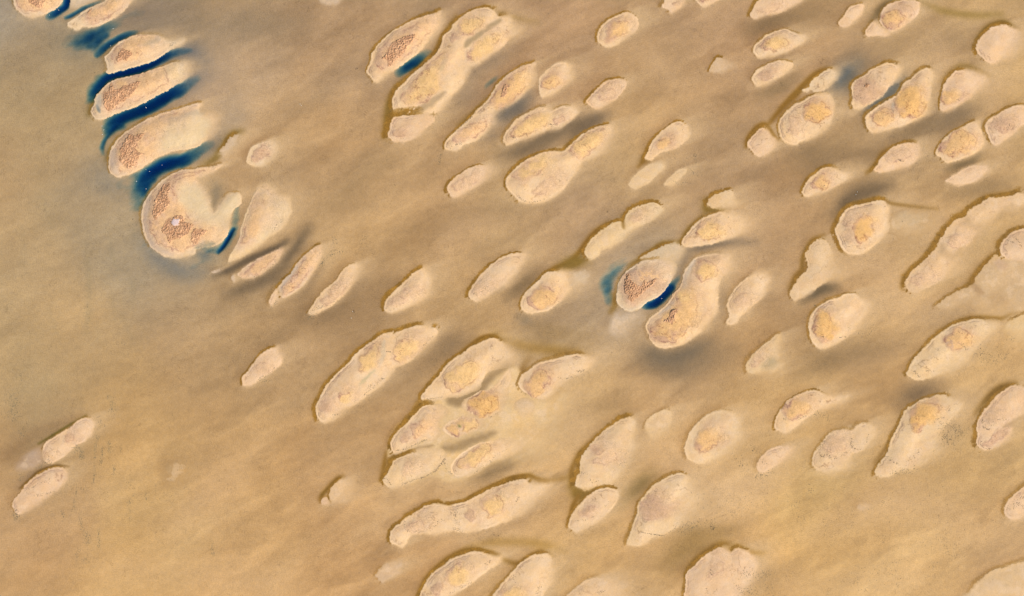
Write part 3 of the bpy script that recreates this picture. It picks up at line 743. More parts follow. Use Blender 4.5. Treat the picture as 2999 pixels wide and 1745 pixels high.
I('long islet with scrub on its blunt end and broad cream tail, third along the channels', 'B', '350,590 345,500 350,440 370,390 410,330 470,270 540,220 620,170 720,120 820,85 930,55 1040,20 1130,0 1148,18 1120,55,6 1150,100,15 1220,130,40 1230,180,40 1220,240,30 1190,300,18 1120,370,12 1040,400,8 960,410,6 880,425 800,455 740,490 680,530 620,570 540,610 470,630 440,645 390,630',
  crowns=[('l', '430,420 500,290 620,210 780,130 930,80 900,130 800,220 740,330 740,430 640,520 520,590 440,570', 14)],
  scrub=['450,500 455,420 470,370 510,310 530,270 580,290 620,268 664,270 640,310 610,350 600,400 620,435 664,442 620,470 600,510 570,550 520,570 480,540'],
  wet=[('870,160 1000,105 1130,60 1165,95 1050,130 920,175', (196, 180, 152), 5, .7), ('870,200 1000,150 1150,130 1220,180 1180,290 1050,380 900,390 800,400 830,290', (232, 205, 162), 10, .9), ('370,450 400,400 440,440 430,540 460,600 400,600 365,530', (214, 190, 168), 6, .6)], fr=.4, fw=4, col=(234, 199, 157), H=1.0, rim=1.4)
I('large rounded hooked islet with three scrub patches and a white salt spot', 'B', '630,960 640,880 680,800 740,730 800,670 860,625 930,590 1000,570 1080,565 1160,555 1240,545 1310,530 1318,546 1250,588,9 1160,622,14 1090,645,12 1150,725,14 1210,835,14 1250,940,10 1285,880,14 1335,810,13 1400,775,10 1475,780,8 1482,860,8 1430,910,8 1390,980,6 1370,1040 1375,1120 1330,1180 1270,1220 1190,1240,6 1100,1265,8 1090,1300 1040,1320 950,1335 880,1335 800,1310 740,1270 690,1220 650,1130 630,1050',
  crowns=[('l', '700,900 760,770 860,670 960,610 1100,590 1180,580 1080,630 960,660 920,720 960,850 1010,930 1100,1030 1260,1090 1230,1160 1100,1220 940,1280 820,1240 730,1130', 14)],
  scrub=['735,960 745,880 770,800 810,720 870,690 885,720 870,800 882,860 842,930 790,970 765,1012', '820,1070 860,1010 900,990 980,970 1000,990 1010,1030 1082,1050 1050,1110 1000,1150 930,1170 880,1202 850,1150 820,1110', '1060,1180 1080,1110 1110,1080 1170,1090 1207,1110 1150,1150 1130,1190 1080,1217'],
  salt=['885,1022 920,998 978,998 972,1050 930,1067 895,1050'],
  wet=[('950,740 1050,690 1120,720 1240,960 1400,800 1468,830 1380,1040 1260,1070 1130,1030 1020,920 960,850', (232, 205, 163), 7, .95), ('1100,1255 1110,1225 1200,1190 1260,1215 1200,1245', (150, 146, 124), 4, .8), ('650,950 690,830 720,830 690,960 700,1120 780,1230 900,1300 800,1290 690,1200', (206, 182, 162), 7, .65)], fr=.35, fw=4, col=(234, 201, 159), H=1.0, rim=1.4)
I('broad cream islet with orange middle just beyond the narrow blue slit', 'B', '1370,1370 1380,1330 1400,1290 1450,1200 1470,1130 1490,1050 1520,970 1550,890 1590,800,6 1640,730,12 1720,715,18 1800,780,18 1895,830,14 1910,920,9 1890,985,6 1840,1065,4 1780,1120 1700,1180 1620,1240 1530,1300 1450,1340',
  crowns=[('l', '1480,1190 1540,1060 1610,920 1680,840 1680,960 1640,1090 1560,1190', 16)], wet=[('1640,760 1860,860 1870,960 1800,1080 1680,1150 1660,1000 1690,860', (233, 206, 164), 12, .9), ('1440,1200 1520,1150 1600,1180 1560,1240 1450,1280', (221, 188, 158), 8, .5)],
  wrack=[('1740,1110 1790,1060 1830,1010', 26, 3.5)], fr=0, col=(236, 202, 155), H=.7)
I('small round pale islet with a pink ringed middle, alone above the hooked islet', 'B', '1535,470 1560,400 1620,350 1700,330 1740,325 1775,370 1770,420 1730,480 1680,540 1620,555 1560,535 1530,510', crowns=[('p', '1580,470 1600,420 1660,380 1720,390 1710,440 1650,490 1600,500', 5)], fr=0, col=(231, 199, 157), H=.35)
I('ragged faint shoal with olive algae fringe near the round pale islet', 'B', '1350,350,8 1370,305,6 1395,285 1450,280,10 1435,320,15 1405,380,25 1345,450,25 1300,420,9', fr=.5, col=(212, 184, 150), H=.15, rim=0, edge=2, name='sand_shoal', cat='sand shoal')
I('slender pointed pink islet held between two dark brown silt troughs', 'C', '390,450 420,415 480,370 560,320 640,280 720,240 775,225 770,270 740,330 690,380 620,430 540,470 470,485 420,470', crowns=[('l', '440,440 540,350 680,280 740,260 700,340 600,420 480,465', 8)], wrack=[('540,470 640,430 700,370 740,310', 24, 1.5)], fr=0, col=(235, 199, 159), H=.6)
I('leaf shaped islet with algae-stained upper bank below the dark troughs', 'C', '765,640 755,590 745,560 790,500 850,440 900,360 960,290 1030,230 1090,195 1115,200 1110,270,6 1080,380 1030,460 960,550 880,610 800,655', crowns=[('l', '790,620 800,540 900,430 980,330 1060,270 1060,360 990,470 890,570 820,625', 7)], wet=[('760,590 800,500 880,400 960,310 975,320 900,420 820,520 775,600', (206, 188, 172), 3, .7)], fr=.6, fw=4, col=(235, 199, 157), H=.7)
I('tiny oval sand lobe touching the lower tip of the leaf shaped islet', 'C', '665,690 680,640 710,595 740,572 750,610 725,680 690,720', fr=.2, H=.4, col=PINK)
I('narrow tapering sand islet with speckled lower tip beside seagrass dashes', 'C', '1000,780 1030,730 1060,670 1120,600 1190,540 1250,480 1300,410 1350,370 1400,358 1425,385,6 1410,460 1360,560 1290,650 1210,720 1120,770 1050,800', crowns=[('q', '1120,680 1200,600 1300,500 1340,520 1260,640 1160,720', 8)], wrack=[('1020,760 1090,745 1150,700', 30, 3), ('1080,730 1180,720 1260,660', 18, 3)], fr=.35, fw=3, H=.6)
I('stubby tapered sand islet with a heavy dark algae bank on its long side', 'C', '1650,740 1670,670 1730,600 1790,545 1850,490 1910,430 1980,398 2030,430 2060,520 2040,600 1980,660 1890,720 1800,760 1720,785 1675,775', crowns=[('q', '1700,720 1760,640 1860,560 1940,560 1900,650 1800,710', 8)], fr=.9, fw=7, H=.7)
I('lone pale two-lobed islet in the empty flat below the tapered islets', 'C', '440,1400 440,1330 480,1280 530,1210 590,1140 650,1095 730,1072 745,1110 785,1160 770,1220,8 700,1280 620,1330 570,1360 540,1395 480,1412', crowns=[('q', '560,1310 550,1240 610,1200 660,1240 640,1300', 6)], wrack=[('600,1330 680,1290 720,1250', 16, 3)], fr=.75, fw=4, col=PINK, H=.55)
I('tiny pale sliver at the lower end of the longest dark trough', 'C', '165,430 200,413 245,403 240,424 200,442', fr=0, H=.15, rim=0, col=(214, 188, 160))
I('tiny pale sand dot below the slender pink islet', 'C', '340,480 360,455 378,480 370,515 350,500', fr=0, H=.15, rim=0, col=(218, 190, 158))
# --- upper middle
I('big leaf shaped islet with brown scrub patch beside a small blue pool', 'Q', '275,780 280,730 310,650 325,580 370,500 440,420 530,345 640,280 750,220 880,170 1000,140 1060,130 1050,200 1040,280 990,360 920,440,8 850,540,8 750,630,6 650,700 560,750 480,800 430,850 380,888 330,860',
  crowns=[('l', '360,650 390,560 470,470 600,370 750,280 900,225 1000,230 950,340 850,460 760,560 650,650 540,710 430,760 380,720', 9)], scrub=['445,640 490,560 530,480 590,440 660,410 740,380 797,383 770,450 720,500 680,560 640,620 580,650 540,700 500,712 500,660 470,645'], fr=.6, fw=5, H=.9, rim=1.4)
I('large three-crowned islet joined by cream sand beside the leaf shaped one', 'Q', '545,1130 555,1040 600,950 680,880 760,790 870,700 970,610 1060,510 1080,400 1110,350 1165,320 1200,260 1270,190 1360,130 1470,90 1560,80 1640,110,10 1690,170,14 1800,175,14 1825,250,24 1900,340,55 1830,400,28 1780,440,10 1740,500 1640,570 1540,640 1440,690 1380,730 1340,820 1300,900,8 1200,1000,8 1100,1120,8 1020,1200,8 930,1230,8 760,1222 650,1215 560,1180',
  crowns=[('o', '1240,290 1300,210 1420,170 1500,220 1480,300 1400,370 1290,385 1250,340', 6), ('o', '1340,600 1400,500 1500,420 1640,370 1700,400 1640,500 1550,580 1430,650 1370,660', 7), ('o', '640,1080 680,960 780,860 880,770 980,660 1080,570 1140,580 1100,680 1050,760 1060,860 1050,950 970,1040 860,1100 740,1120', 7), ('p', '1160,400 1200,350 1260,390 1240,430 1180,440', 4)],
  wet=[('1320,510 1330,460 1450,370 1600,270 1690,210 1700,235 1560,340 1440,430 1350,510', (180, 154, 116), 3, .9), ('1055,740 1080,670 1130,610 1140,640 1100,720 1070,760', (196, 176, 142), 3, .7), ('760,1200 850,1140 980,1050 1100,990 1110,1010 1030,1090 930,1160 800,1222', (180, 153, 118), 4, .8)], wrack=[('700,1190 780,1190', 10, 2)], fr=.6, fw=6, H=.7)
I('pale rough lobe with pink core under the large three-crowned islet', 'Q', '500,1440 515,1390 530,1300 580,1250 700,1240,8 900,1225,14 990,1240,14 980,1310,10 900,1380,8 840,1430 760,1490 640,1530 560,1520 510,1480', crowns=[('p', '560,1420 600,1370 700,1380 715,1440 620,1480', 5)], fr=.7, fw=9, col=PINK, H=.45, edge=1.4)
I('double-ended islet with dark scrub specks, narrow waist and algae bank', 'P', '735,470 800,370 860,290 950,210 1050,150 1140,115 1190,110 1165,180 1160,250 1130,340 1080,420 1010,480 930,530 840,570 800,610 790,680 740,760 680,820 600,870 520,890 480,930 420,950 350,945 325,915 335,870 380,810 440,750 500,700 570,640 640,560',
  crowns=[('n', '790,440 830,370 900,280 1000,200 1100,160 1110,250 1100,340 1030,430 930,500 830,550 780,500', 7), ('l', '420,840 490,760 580,700 700,660 740,690 680,770 580,840 490,870', 6)], scrub=['880,345 895,318 962,335 930,360 925,400 910,435 868,430 880,390'], wrack=[('380,900 450,890 500,870', 26, 4), ('430,770 520,690 600,620', 30, 1.5)], fr=.6, fw=5, H=.7, rim=1.3)
I('plump oval islet with pink core and cream end above the twin-crowned islet', 'P', '1225,330 1235,260 1290,190 1360,130 1430,100 1500,110,12 1550,170,24 1550,250,24 1500,310,14 1420,370 1340,415 1265,440 1235,410', crowns=[('n', '1245,340 1280,270 1340,220 1400,240 1420,300 1390,350 1300,375', 7)], fr=0, H=.6)
I('twin-crowned islet of orange and pink crust with a speckled seam', 'P', '890,850 900,790 950,720 1030,640 1130,580 1230,540 1310,525 1360,560 1440,530 1520,515 1580,540 1610,580,7 1570,640 1500,690 1430,730 1330,740 1260,770 1180,810 1080,840 980,880 920,895', crowns=[('o', '950,790 1010,710 1120,620 1220,580 1300,600 1310,680 1240,740 1120,790 1020,830', 6), ('p', '1360,650 1410,610 1470,620 1460,670 1400,692', 6)], wrack=[('1320,680 1350,710 1400,705', 40, 4), ('980,820 1010,840', 24, 4)], fr=.3, fw=4, H=.65)
I('large islet of two orange crowns on one cream base, neck between them', 'P', '915,1280 920,1210 960,1160 1010,1110 1080,1050 1170,1005 1260,970 1360,950 1450,955 1510,910 1580,840 1660,780 1760,730 1860,700 1910,710 1925,760,7 1890,850 1830,940 1750,1000 1660,1040 1620,1080,14 1600,1150,18 1540,1230,12 1460,1320,7 1370,1390 1250,1440 1120,1455 1040,1430 980,1370 930,1320',
  crowns=[('o', '990,1190 1040,1120 1130,1050 1230,1000 1310,1010 1320,1070 1260,1150 1170,1210 1090,1260 1020,1240', 7), ('o', '1520,960 1560,890 1650,820 1760,760 1860,750 1850,830 1780,930 1690,1000 1600,1030', 6), ('q', '1190,1330 1330,1200 1420,1210 1350,1310 1250,1370', 8)], wrack=[('1040,1380 1080,1420 1180,1435 1300,1410', 40, 2.5)], fr=.7, fw=5, H=.7, rim=1.3)
I('small two-lobed pink islet alone beside the big double-crowned one', 'P', '358,1330 370,1270 420,1210 490,1160 580,1110 670,1085 730,1100 755,1130 720,1200 670,1260 600,1310 530,1340 470,1380 410,1397', crowns=[('q', '400,1300 440,1240 500,1230 520,1290 470,1340', 5), ('q', '520,1230 600,1160 670,1150 660,1220 580,1290', 5)], fr=.7, fw=4, col=PINK, H=.55)
I('oval islet with orange core and bold rim, alone in the upper flat', 'L', '140,330 145,270 180,215 240,170 310,130 380,105 430,110 480,150,8 498,210,8 470,260 400,310 330,370 270,400 200,400 150,365', crowns=[('n', '220,270 250,210 330,180 400,200 410,260 360,310 280,345 230,350', 6)], fr=.65, fw=4, H=.6, rim=1.3)
I('pale tapered islet with pink smudge below the bold-rimmed oval one', 'L', '48,880 70,840 110,790 160,740 220,690 290,675 360,680,10 395,710,14 370,780,8 310,840 240,880 160,930 100,920', crowns=[('q', '150,830 180,780 250,760 310,790 270,830 190,860', 9)], fr=.8, fw=4, col=PINK, H=.5)
I('ragged pale islet sliced by the top edge near two dark troughs', 'L', '695,45 715,10 750,-40 890,-60 888,20 850,60 800,100 770,115 750,85 715,70', fr=.3, col=PINK, H=.4, edge=1.5, crowns=[('q', '800,30 850,0 850,40 810,50', 4)])
I('smooth-edged islet with pink core, mostly above the top edge', 'L', '975,0 965,-50 1000,-110 1250,-110 1230,-30 1190,0,8 1120,35 1050,55 1010,40', crowns=[('n', '1010,0 1020,-60 1180,-60 1150,0 1070,30', 7)], fr=.1, H=.5, rim=1.3)
I('long pale islet reaching the top edge above a dark trough', 'L', '1450,130 1470,80 1500,30 1540,-10 1580,-70 1900,-90,14 1900,-20,14 1860,20,12 1790,70,9 1690,120 1590,130 1540,150 1500,165 1465,150', fr=.6, fw=6, col=PINK, H=.5, crowns=[('q', '1530,110 1600,60 1700,20 1700,60 1620,110', 9)])
I('teardrop islet with orange core and cream tip over a smaller teardrop', 'L', '1480,420 1500,380 1550,330 1610,290 1700,255 1770,250 1840,275,8 1930,305,18 1900,360,10 1810,420 1720,460 1620,485 1530,495 1490,465', crowns=[('o', '1555,380 1600,330 1690,300 1770,340 1750,390 1680,430 1600,440 1560,410', 6)], wrack=[('1570,430 1580,400', 12, 2)], fr=.35, fw=3, H=.6, rim=1.3)
I('smaller teardrop islet with pink core, under the orange-cored one', 'L', '1465,690 1475,650 1520,600 1590,550 1670,525 1730,520 1820,535,7 1790,590 1730,650 1650,690 1560,730 1500,730', crowns=[('p', '1520,650 1570,600 1650,580 1670,620 1620,670 1550,680', 6)], fr=.4, fw=3, H=.5)
I('faint sand smear with a short olive algae streak in the open flat', 'L', '1110,605 1120,570 1150,510 1190,490 1250,510,20 1300,550,32 1250,600,28 1180,620,14', **dict(SH, fr=.95, fw=5), edge=1.6, col=(218, 186, 148))
I('tapered islet with pink core and algae-dark point above two pale bars', 'L', '550,1350 575,1300 600,1240 660,1160 720,1100 790,1055 850,1040 910,1075,10 940,1140,16 900,1210,8 840,1260 770,1290 690,1310 640,1350,6 600,1380', crowns=[('n', '640,1240 690,1190 760,1180 750,1250 700,1290 660,1280', 6)], fr=.75, fw=4, H=.5)
I('squarish pale sand islet circled by thin olive algae', 'L', '1435,1240 1450,1200 1480,1160 1530,1110 1580,1090 1620,1130 1660,1190 1665,1240 1620,1300,6 1530,1340 1480,1310 1450,1275', fr=.8, fw=5, col=PINK, H=.4, edge=1.5)
I('longer of two plain pale bars below the pink-cored tapered islet', 'M', '550,420 555,390 600,340 680,270 750,230 840,225,10 870,270,18 800,330,8 740,390 660,430 590,445', fr=0, H=.3, rim=.3, name='sand_bar', cat='sand bar', col=(233, 199, 153))
I('shorter of two plain pale bars below the pink-cored tapered islet', 'M', '860,410 880,370 950,310 1010,270 1060,270,8 1050,310,8 1000,360 950,410 910,425', fr=0, H=.3, rim=.3, name='sand_bar', cat='sand bar', col=(233, 199, 153))
I('small round faint shoal against the top edge above the leaf shaped islet', 'O', '786,0,4 792,-22,6 845,-22,6 836,6,4 806,14,4', **SH, col=(206, 178, 146))
# --- upper right
I('plain oval pale islet next to the bold orange islet by the top edge', 'K', '455,215 465,175 500,130 540,70 590,40 630,33 675,50,8 665,100 630,150 580,190 540,225 490,235', fr=.35, fw=3, col=PINK, H=.45)
I('pale lobe tucked against the foot of the bold orange-cored islet', 'K', '675,275 700,240 750,185 790,200 830,240 880,270 890,300 850,320 770,305 700,310', fr=.4, col=PINK, H=.35, edge=1.4)
I('bold-rimmed egg shaped islet with orange core below the top edge', 'K', '805,160 820,100 860,50 920,15 1000,0 1080,-5 1140,15,7 1155,60,10 1140,120,7 1080,180 1010,230 940,262 880,265 840,235 810,200', crowns=[('n', '830,150 860,100 930,80 1000,110 1040,160 990,220 900,245 850,215', 7)], fr=.4, fw=3, H=.65, rim=1.8, col=PINK)
I('blunt round pale islet with thick dark algae bank and no crown', 'K', '1635,430 1640,370 1680,310 1740,250 1800,225 1880,215 1960,240,18 2010,300,38 1990,380,45 1930,460,35 1850,510,12 1780,550 1720,530 1660,480', fr=.7, fw=6, col=PINK, H=.45, edge=1.5)
I('pale spurred islet above the large islet with an orange eye', 'K', '205,740 210,710 260,660 320,620 380,592 430,600 445,640 430,680 380,730,6 330,780,8 260,790 215,770 180,792 140,772 180,755', fr=.6, fw=4, H=.4, col=(233, 200, 157), edge=1.4)
I('large cream islet with one orange eye near its upper end', 'K', '-50,1150 -65,1090 -40,1010 20,940 80,890 130,870 200,830 290,800,10 380,810,14 412,870,12 410,950,10 390,1040,6 340,1110 260,1160 190,1200 120,1220 100,1245 40,1240 -20,1210', crowns=[('O', '150,990 165,920 230,870 300,870 350,910 380,960 330,1020 250,1060 190,1040', 5), ('q', '30,1130 30,1020 100,1000 120,1080 90,1170', 7)], wrack=[('160,1000 200,1000', 16, 3), ('20,1130 40,1120', 10, 3)], fr=.5, H=.55, rim=1.3)
I('egg shaped islet with dark-specked pink core beside a grey channel', 'K', '565,760 570,720 610,680 680,640 740,590 820,550 880,535 940,550,8 990,590,22 960,680,16 900,740,8 850,800 770,870 690,910 640,935 590,935 565,890 575,840', crowns=[('p', '580,770 610,700 680,670 760,700 820,740 830,790 760,850 680,890 620,880 590,830', 7)], scrub=['672,735 685,712 712,715 720,740 700,758 682,752'], wrack=[('610,820 650,850', 14, 4)], fr=.6, fw=6, H=.6, rim=1.2)
I('two-crowned islet shaped like a bent pear across the grey channel', 'K', '930,830 980,780 1010,720 1060,680 1130,620 1190,585 1240,590,8 1280,660,22 1250,730,12 1240,820,6 1225,920 1190,990 1130,1030 1060,1060,6 900,1110 750,1140 710,1110 685,1060 690,1000 750,940 840,880', crowns=[('O', '930,900 960,840 1000,780 1080,740 1160,780 1180,860 1190,940 1150,1000 1080,1020 1000,1010 960,970', 7), ('n', '740,1000 790,950 870,920 910,980 900,1050 850,1090 780,1080', 6)], wet=[('905,960 910,900 930,890 925,960', (196, 182, 160), 2, .8)], fr=.6, fw=6, H=.65, rim=1.2)
I('pale wedge islet with small pink core and feathered far side', 'K', '1320,920 1325,850 1340,780 1370,700 1420,640 1480,600,8 1560,600,18 1680,640,38 1720,700,46 1650,770,28 1590,830,12 1520,880 1440,930 1370,960 1335,955', crowns=[('n', '1340,830 1360,780 1440,780 1510,830 1480,870 1400,890 1350,880', 7)], wrack=[('1480,850 1490,865', 8, 2)], fr=.7, fw=5, H=.5, edge=1.3, col=PINK)
I('squared islet with speckled orange core above a short dark trough', 'K', '1290,1320 1295,1280 1340,1210 1400,1150 1490,1100 1570,1060 1640,1040 1660,1080 1690,1140,8 1710,1220,18 1660,1290,10 1580,1340 1480,1380 1380,1400 1330,1355', crowns=[('n', '1330,1270 1360,1200 1430,1140 1530,1110 1610,1160 1640,1210 1600,1280 1510,1330 1420,1340 1350,1310', 6)], wrack=[('1370,1280 1440,1320', 26, 6), ('1560,1250 1600,1200', 14, 3)], fr=.6, fw=4, H=.6, rim=1.3)
I('pink-cored islet with black wrack specks touching the side edge', 'K', '1715,1100 1725,1050 1780,1000 1850,960 1920,920 2000,900 2080,910 2140,950,10 2090,1030,8 2020,1090 1950,1150 1880,1200 1810,1250 1760,1220 1735,1160', crowns=[('p', '1760,1060 1830,1010 1920,1020 1970,1080 1920,1140 1840,1130 1780,1110', 7)], wrack=[('1860,1130 1920,1080 1960,1100', 36, 5)], fr=.6, fw=4, H=.55, col=PINK)
# --- right middle
I('egg shaped pale islet with a cluster of black wrack in its middle', 'J', '755,285 790,240 810,190 850,150 920,90 1000,60 1080,48 1140,65 1155,120,6 1130,190,6 1060,250 980,275 880,300 800,308', crowns=[('q', '870,170 950,110 1060,110 1080,160 1010,210 920,210', 8)], wrack=[('970,200 1010,210', 34, 2.5)], fr=.65, fw=5, H=.5, col=PINK)
I('plain pale lens islet under the squared orange-cored one', 'J', '1370,380 1420,345 1480,300 1560,260 1640,245 1720,255,10 1740,290,18 1690,340,18 1630,390,10 1560,410 1490,420 1420,405', fr=0, H=.4, col=PINK, rim=.6)
I('islet with orange-pink core and smooth dark algae bank over the wide egg islet', 'J', '140,470 160,420 200,360 260,310 320,270 390,255 440,270 500,300,18 540,330,26 480,390,9 420,430 340,470 260,500 200,520 155,505', crowns=[('n', '215,400 260,350 330,330 370,380 350,430 280,450 230,430', 6)], wrack=[('200,450 220,440', 8, 3), ('310,430 340,420', 10, 3)], fr=.7, fw=4, H=.5, rim=1.2)
I('faint cream shoal trailing behind the wide egg islet with cracked orange core', 'J', '880,720,25 940,660,20 1040,630,16 1150,650,20 1260,700,45 1200,770,55 1050,830,55 920,810,35', **SH, col=(215, 183, 140))
I('wide egg islet with cracked bright orange core and double bank line', 'J', '420,800 450,740 490,660 560,600 660,575 740,555 810,540 860,560,8 890,620,12 880,720,14 860,820,18 800,900,10 720,970 640,1010 550,1010 510,990 470,930 440,860', crowns=[('O', '580,870 570,760 620,680 700,670 750,720 750,790 710,860 630,925', 5), ('q', '490,870 510,800 570,800 600,900 560,920', 7), ('q', '500,760 540,680 600,650 590,740 550,780', 8)], fr=.7, fw=6, H=.7, rim=1.7)
I('long cream shoal island winding up to the side edge with algae bank', 'J', '1030,1290 1040,1220 1080,1150 1150,1090 1230,1020 1290,940 1330,870 1390,780 1450,710 1540,690 1570,640 1650,580 1740,530 1850,510 1950,500 2000,480 2080,500 2160,470 2230,520,30 2080,590,38 1900,640,38 1830,660,18 1700,730,38 1640,830,28 1600,910,12 1530,980,12 1440,1100,55 1380,1180,18 1290,1260,8 1180,1310 1080,1340', crowns=[('q', '1080,1240 1140,1180 1250,1180 1240,1240 1140,1280', 9), ('q', '1400,900 1480,830 1560,850 1540,920 1460,960', 10)], fr=.75, fw=7, H=.45, edge=1.6, col=(233, 196, 151), rim=.4,
  wet=[('1560,700 1600,740 1680,760 1640,800 1590,790 1520,745', (208, 173, 128), 7, .75), ('1330,920 1400,990 1470,1000 1500,1010 1430,1060 1340,1010', (205, 170, 126), 7, .7), ('1480,960 1560,930 1640,850 1650,900 1560,1010 1480,1030', (204, 168, 120), 6, .7), ('1830,640 1900,600 1960,580 1960,640 1860,680', (210, 175, 130), 6, .6)])
I('broad dull cream shoal filling the side margin under the cracked round islet', 'J', '1290,1455,10 1350,1400,8 1450,1340,8 1600,1265,8 1620,1210,6 1690,1130,6 1760,1050,6 1830,1010,10 2000,1050,20 2260,1100 2260,1500,60 2049,1530,60 1850,1480,90 1700,1440,80 1600,1390,40 1500,1430,25 1400,1475,12', fr=.5, fw=6, H=.25, col=(216, 181, 136), rim=0, edge=1.6, wet=[('1620,1260 1700,1330 1660,1360 1600,1290', (186, 150, 108), 5, .7), ('1750,1380 1850,1350 1900,1420 1800,1450', (196, 160, 116), 9, .6), ('1830,1050 1900,1100 1880,1140 1800,1100', (204, 168, 134), 6, .6)], name='sand_shoal', cat='sand shoal')
I('cracked round pale islet sitting on the broad shoal at the side margin', 'J', '1840,960 1860,900 1920,840 1990,795 2100,780 2260,800 2260,1080 2000,1060,12 1900,1050,8 1855,1010', wrack=[('1880,880 1960,910', 22, 2), ('1970,870 2000,900 2010,950', 34, 2.5)], fr=.7, fw=6, H=.5, col=PINK, edge=1.4)
I('bent pale hourglass shoal beside a short black-brown trough', 'J', '35,1360 50,1310 100,1230 170,1150 190,1090 165,1030 180,980 240,900 310,880 370,910,7 400,990,14 410,1080,30 420,1170,55 370,1230,20 300,1290,7 220,1340 140,1380 80,1410', fr=.5, fw=5, H=.4, col=(231, 196, 151), edge=1.5, rim=.5)
I('round islet with bright orange half-moon core and curled cream inlet', 'H', '195,350 200,280 220,210 280,140 360,90 450,60 520,30 600,25 650,60,18 700,120,36 680,220,36 620,310,26 560,370,16 480,430,6 400,475 330,505 270,490 220,430', crowns=[('O', '230,320 250,230 300,180 370,180 400,240 440,300 430,360 390,410 330,430 260,400', 5)], wrack=[('310,390 320,400', 16, 3), ('460,405 520,400', 14, 1.5), ('540,350 555,300', 10, 2)], fr=.45, fw=4, H=.65, rim=1.8)
I('large tapering islet with brown-orange core and black wrack at the point', 'H', '1035,720 1050,680 1090,600 1160,520 1240,440 1320,370 1420,300 1530,265 1620,245 1720,260,10 1790,300,36 1720,390,22 1660,460,12 1600,530,18 1530,620,36 1400,700,36 1260,745,12 1150,770 1080,760', crowns=[('n', '1350,420 1400,370 1480,335 1560,350 1600,410 1570,470 1500,500 1430,530 1390,490', 6), ('p', '1370,430 1430,400 1460,460 1440,520 1390,490', 6)], wrack=[('1100,690 1150,745', 30, 2), ('1180,690 1270,690', 20, 3), ('1500,450 1560,510', 30, 3), ('1290,490 1310,520', 8, 2)], fr=.6, fw=5, H=.6, col=(233, 199, 153), rim=1.2)
I('flat cream shoal at the side edge above the tapering brown-cored islet', 'H', '1880,310,18 1940,250,8 2000,225 2100,180 2230,180 2230,420,60 2050,400,80 1950,360,60', fr=.4, H=.25, col=(228, 194, 144), rim=0, edge=1.5, name='sand_shoal', cat='sand shoal')
I('comet shaped islet with orange-pink core and long cream tail', 'G', '175,390 180,330 215,260 270,190 350,140 440,112 510,115 560,140,12 650,150,16 730,150,22 690,200,22 590,235,16 500,260,9 450,300 390,340 330,390 260,430 200,415', crowns=[('n', '240,280 260,220 320,180 400,190 440,230 420,290 360,310 290,330', 6)], wrack=[('340,300 360,320 440,290', 22, 2.5), ('240,320 255,335', 12, 2.5)], fr=.6, fw=4, H=.5, rim=1.2)
I('twin-lobed pale islet with two rings of black wrack', 'G', '455,660 460,600 500,540 550,470 610,420 690,400 750,410 800,375 870,360 920,380,6 925,440,6 890,510 830,570 760,590,8 740,650,20 680,700,26 600,725,26 530,720,9 480,695', wrack=[('510,570 530,610 570,590 600,630', 60, 2.2), ('610,630 690,600 720,570', 26, 2.5), ('760,470 750,510 770,545 820,560', 60, 2.2), ('870,500 885,440', 16, 2), ('500,560 550,490', 20, 2.5)], crowns=[('q', '560,560 600,470 680,450 700,540 620,600', 12)], fr=.3, H=.45, edge=1.3, col=(233, 198, 153))
I('small pale islet with a hook shaped crack under the comet islet', 'G', '40,690 50,640 90,590 140,550 200,530,7 270,525,12 310,560,22 260,610,22 200,660,12 150,700 90,735 55,720', wrack=[('80,630 90,660 130,665', 14, 1.5)], fr=.1, H=.4, col=PINK)
I('long ragged islet with orange-brown crown and weed-dotted far side', 'G', '930,740 940,690 1000,610 1040,520 1070,440 1110,380 1130,310 1180,240 1260,185 1350,155 1450,145 1530,165,12 1580,210,22 1550,280,16 1490,340,10 1430,420,12 1400,500,36 1380,560,46 1300,630,26 1220,700,16 1100,720,9 1040,760,6 980,770', crowns=[('O', '1190,310 1220,240 1300,200 1380,210 1410,270 1370,330 1300,380 1250,430 1210,410', 6)], wrack=[('1390,330 1430,315 1460,315', 24, 2), ('1010,600 1060,640 1110,670', 40, 3), ('1190,640 1280,550', 34, 5), ('1480,280 1495,240', 12, 2)], fr=.6, fw=5, H=.6, edge=1.5, rim=1.3, col=(233, 198, 152))
I('split pale islet with two wrack-lined lobes cut by the side edge', 'G', '1690,510 1700,440 1690,380 1720,300 1780,230 1850,150 1930,90 1990,70 2060,80 2140,110,18 2120,200,26 2050,280,26 1980,350,16 1960,430,6 1900,500 1830,540 1760,560 1720,545', crowns=[('q', '1760,330 1800,260 1860,280 1830,350', 8), ('p', '1740,520 1800,460 1930,400 1900,470 1800,540', 5)], wet=[('1900,390 1980,330 2060,290 2060,330 1990,380', (186, 154, 112), 4, .8)], wrack=[('1740,330 1750,390 1790,400', 50, 3), ('1790,390 1860,330 1920,330', 24, 3), ('1730,490 1740,540 1800,550', 30, 2)], fr=.75, fw=6, H=.5, col=PINK, edge=1.3)
I('pale islet scribbled with dark wrack, low on the side edge', 'G', '1900,1020 1920,960 1980,890 2040,840 2120,780 2240,780 2240,1000 2100,1050,18 2000,1085,12 1930,1070', wrack=[('1930,1000 1990,960 2050,900', 60, 7), ('2000,960 2060,990', 30, 4)], fr=.4, H=.4, col=PINK)
I('wide pale shoal filling the bottom corner beyond the yellow flat', 'U', '1850,1520,18 1960,1350,14 2050,1250,10 2150,1170,8 2300,1120,6 2420,1080 2600,1030 2800,1040 2800,1700 2200,1700,10', fr=.3, H=.35, col=(228, 193, 147), edge=1.5, rim=0, name='sand_shoal', cat='sand shoal')
I('tiny faint sand spot alone on the broad yellow flat', 'U', '750,500,8 780,450,10 840,440,15 890,480,15 850,520,15 790,530,10', **SH, col=(216, 182, 140))
